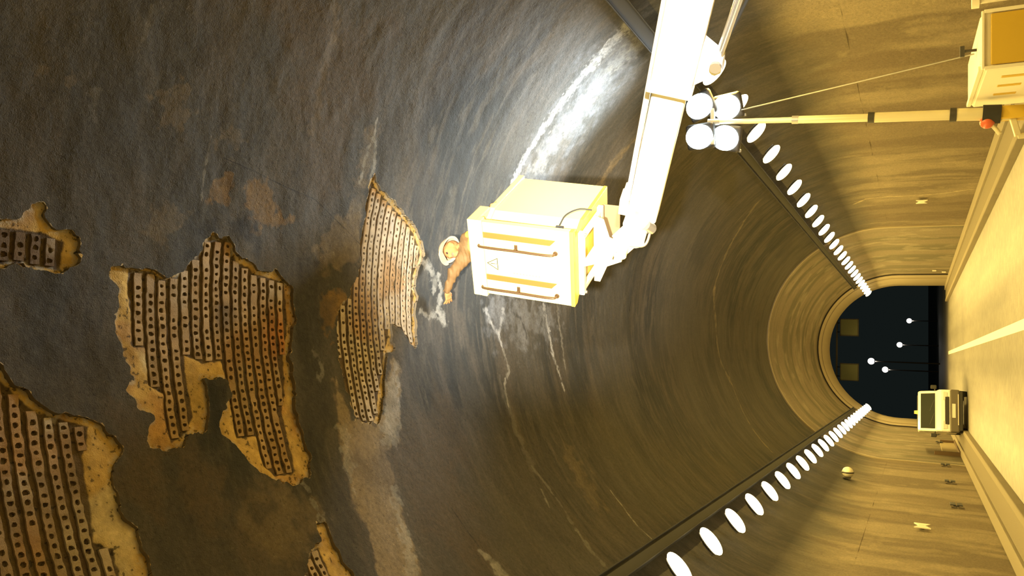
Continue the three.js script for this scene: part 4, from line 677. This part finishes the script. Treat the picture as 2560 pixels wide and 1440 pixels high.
  // hands: palm, four fingers and a thumb
  const hand = (wrist, dirV, palmN, curl, s) => {
    const f = dirV.clone().normalize(), nrm = palmN.clone().addScaledVector(f, -palmN.dot(f)).normalize(), sd = f.clone().cross(nrm).multiplyScalar(s), at = (a, b, c) => wrist.clone().addScaledVector(f, a).addScaledVector(sd, b).addScaledVector(nrm, c), hl = [];
    hl.push(cap(at(-0.02, 0, 0), at(0.03, 0, 0), 0.03, 0.03, SKIN), cap(at(0.03, -0.022, 0), at(0.085, -0.03, 0), 0.019, 0.015, SKIN), cap(at(0.03, 0.022, 0), at(0.085, 0.03, 0), 0.02, 0.015, SKIN), cap(at(0.03, 0, 0), at(0.09, 0, 0), 0.02, 0.016, SKIN));
    [[0.031, 0.07], [0.011, 0.08], [-0.011, 0.074], [-0.031, 0.058]].forEach(([b, l], i) => {
      let p = at(0.085, b, 0), a = 0.15 + curl * (0.6 + 0.2 * i); let r = 0.0095;
      for (const k of [0.45, 0.3, 0.25]) { const q = p.clone().addScaledVector(f, Math.cos(a) * l * k).addScaledVector(nrm, Math.sin(a) * l * k).addScaledVector(sd, b * 0.3); hl.push(cap(p, q, r, r * 0.92, SKIN)); p = q; r *= 0.92; a += curl * 0.7; }
    });
    const t0 = at(0.02, 0.03, 0.005), t1 = at(0.05, 0.058, 0.015), t2 = at(0.08, 0.07, 0.025); hl.push(cap(t0, t1, 0.014, 0.0115, SKIN), cap(t1, t2, 0.0115, 0.009, SKIN));
    const [lo, hi] = box3(hl, 0.015); geos.push(paintBy(surfaceNets(blend(hl, 0.012), lo, hi, 0.0045), hl));
  };
  const hd = tip.clone().sub(W1); hand(L(W1).addScaledVector(hd.clone().normalize(), 0.01), hd, V(0.1, 1, -0.3), 0.25, 1);
  hand(L(W2), V(-0.1, -0.3, 0.6), V(0, -1, 0), 0.9, -1);
  const body = mergeGeometries(geos.map((g) => g.toNonIndexed()));
  mesh('body', body, new THREE.MeshStandardMaterial({ vertexColors: true, roughness: 0.8, side: THREE.DoubleSide }), t);
  // vest over the torso
  const vl = [cap(L(hip.clone().lerp(neck, 0.15)), L(chest), 0.165, 0.168, VEST), cap(L(chest), L(neck.clone().lerp(hip, 0.16)), 0.166, 0.13, VEST)], [lo, hi] = box3(vl, 0.03), cut = L(neck);
  const vb = blend(vl, 0.05), vg = surfaceNets((x, y, z) => Math.max(vb(x, y, z), y - cut.y + 0.07, (x - cut.x) * -sideB.x * -1 * 0 + -1), lo, hi, 0.014); mesh('vest', vg, mat(...VEST, 0.7), t).userData.label = 'yellow high-visibility vest';
}

// ---------------------------------------------------------------- parked van
{
  const t = thing('van', 'white van with orange roof beacon parked against the traffic by the wall', 'van', [-1.62, 0, -33.0]); t.rotation.y = 0.1;
  const white = mat(0.85, 0.84, 0.8, 0.3), glass = mat(0.03, 0.035, 0.03, 0.08), blk = mat(0.03, 0.028, 0.025, 0.6), W = 1.5;
  const prof = [[0, 0.3], [0, 0.62], [-0.06, 0.82], [-0.2, 0.92], [-0.85, 1.0], [-1.4, 1.5], [-1.6, 1.56], [-3.7, 1.56], [-3.85, 1.45], [-3.9, 0.9], [-3.9, 0.3]];
  const g = plate(prof, W - 0.08, 0.04); g.rotateY(-Math.PI / 2); mesh('body', g, white, t);
  const wsA = V(0, 1.01, -0.8), wsB = V(0, 1.5, -1.36); mesh('windscreen', beam(wsA.clone().add(V(0, 0.03, 0.03)), wsB.clone().add(V(0, 0.0, 0.035)), W - 0.2, 0.02, V(0, 1, 1), 0.005), glass, t).userData.label = 'dark windscreen';
  for (const q of [-1, 1]) { const sw = plate([[-1.0, 1.03], [-1.45, 1.42], [-2.2, 1.44], [-2.2, 1.03]], 0.02, 0.004); sw.rotateY(-Math.PI / 2); mesh('side_window', move(sw, q * (W / 2 + 0.002), 0, 0), glass, t);
    mesh('headlight', box(0.3, 0.16, 0.06, q * 0.52, 0.72, 0.02, 0.03), mat(0.7, 0.7, 0.65, 0.15), t);
    mesh('mirror', [box(0.14, 0.2, 0.1, q * (W / 2 + 0.14), 1.08, -0.85, 0.03), bar(V(q * W / 2, 1.02, -0.88), V(q * (W / 2 + 0.12), 1.06, -0.86), 0.02)], blk, t);
    for (const z of [-0.7, -3.1]) { const w = new THREE.CylinderGeometry(0.3, 0.3, 0.18, 24); w.rotateZ(Math.PI / 2); mesh('wheel', move(w, q * (W / 2 - 0.08), 0.3, z), blackRubber, t); } }
  mesh('grille', box(W - 0.5, 0.14, 0.05, 0, 0.66, 0.03, 0.02), blk, t); mesh('bumper', box(W + 0.02, 0.3, 0.16, 0, 0.42, 0.04, 0.05), mat(0.12, 0.1, 0.07, 0.5), t); mesh('lower_valance', box(W - 0.1, 0.16, 0.2, 0, 0.24, 0, 0.03), blk, t);
  mesh('number_plate', box(0.5, 0.11, 0.02, 0.0, 0.45, 0.13, 0.004), mat(0.7, 0.68, 0.6, 0.4), t); mesh('bumper_strip', box(1.1, 0.03, 0.02, 0.05, 0.31, 0.125, 0.004), mat(0.6, 0.55, 0.45, 0.4), t);
  mesh('wiper', [bar(V(-0.1, 1.06, -0.78), V(-0.5, 1.2, -0.95), 0.012), bar(V(0.4, 1.06, -0.78), V(0.0, 1.2, -0.95), 0.012)], blk, t);
  const be = new THREE.CylinderGeometry(0.06, 0.075, 0.14, 16); mesh('beacon', move(be, -0.05, 1.66, -1.7), mat(0.9, 0.45, 0.05, 0.3, { emissive: new THREE.Color().setRGB(1, 0.55, 0.1), emissiveIntensity: 0.8 }), t).userData.label = 'orange roof beacon';
  mesh('roof_rack', [beam(V(-0.6, 1.61, -1.8), V(0.6, 1.61, -1.8), 0.04, 0.04), beam(V(-0.6, 1.61, -3.2), V(0.6, 1.61, -3.2), 0.04, 0.04)], blk, t);
}

// ---------------------------------------------------------------- outside the portal: street lamps and a gantry with unlit lane signals
[[2273, 802, 100], [2249, 862, 92], [2178, 903, 75], [2213, 924, 84]].forEach(([px, py, d], i) => {
  const p = atDepth(px, py, d), gy = d > 79 ? -0.35 : -0.02, t = thing('street_lamp', ['low street lamp outside, alone beside the wall side of the road', 'street lamp outside between the lone low one and the close pair', 'taller street lamp of the close pair outside the portal', 'lower street lamp of the close pair outside the portal'][i], 'street lamp', [p.x, gy, p.z], 'street lamps outside the portal');
  const y = p.y - gy; mesh('post', bar(V(0, 0, 0), V(0, y - 0.22, 0), 0.07, 8, 0.045), darkMetal, t); mesh('collar', bar(V(0, y - 0.3, 0), V(0, y - 0.2, 0), 0.13, 12), darkMetal, t);
  mesh('globe', move(new THREE.SphereGeometry(0.27, 16, 12), 0, y, 0), mat(0.9, 0.9, 0.85, 0.4, { emissive: new THREE.Color().setRGB(1, 0.93, 0.85), emissiveIntensity: 5 }), t).castShadow = false;
  const l = new THREE.PointLight(new THREE.Color().setRGB(1, 0.9, 0.75), 2); l.name = 'globe_light'; l.position.set(0, y - 0.32, 0.1); l.castShadow = true; t.add(l);
});
{
  const a = atDepth(2124, 819, 57), b = atDepth(2124, 930, 57), t = thing('signal_gantry', 'dark steel gantry spanning the road outside the portal', 'gantry', [AXIS, -0.02, -57.4]);
  const yb = 6.45; mesh('gantry_beam', beam(V(-4.6, yb, 0), V(4.6, yb, 0), 0.12, 0.12), darkMetal, t); for (const q of [-1, 1]) mesh('gantry_post', beam(V(q * 4.5, 0, 0), V(q * 4.5, yb, 0), 0.18, 0.18, V(0, 0, 1)), darkMetal, t);
  for (const [p, lab] of [[a, 'unlit square lane signal box on the gantry above the lane by the light tower'], [b, 'unlit square lane signal box on the gantry above the lane with the van']]) {
    const s = thing('lane_signal', lab, 'signal box', [p.x, p.y, -56.9]), m = mat(0.09, 0.1, 0.05, 0.6);
    mesh('box', box(1.12, 1.12, 0.3, 0, 0, 0, 0.04), m, s); mesh('frame', [box(1.16, 0.06, 0.06, 0, 0.54, 0.16), box(1.16, 0.06, 0.06, 0, -0.54, 0.16), box(0.06, 1.16, 0.06, 0.54, 0, 0.16), box(0.06, 1.16, 0.06, -0.54, 0, 0.16)], darkMetal, s); mesh('hanger', [bar(V(-0.3, 0.5, -0.1), V(-0.3, 6.4 - p.y, -0.47), 0.03), bar(V(0.3, 0.5, -0.1), V(0.3, 6.4 - p.y, -0.47), 0.03)], darkMetal, s);
  }
}
scene.traverse((o) => { if (o.isMesh && o.castShadow === undefined) o.castShadow = o.receiveShadow = true; });
renderer.render(scene, camera);
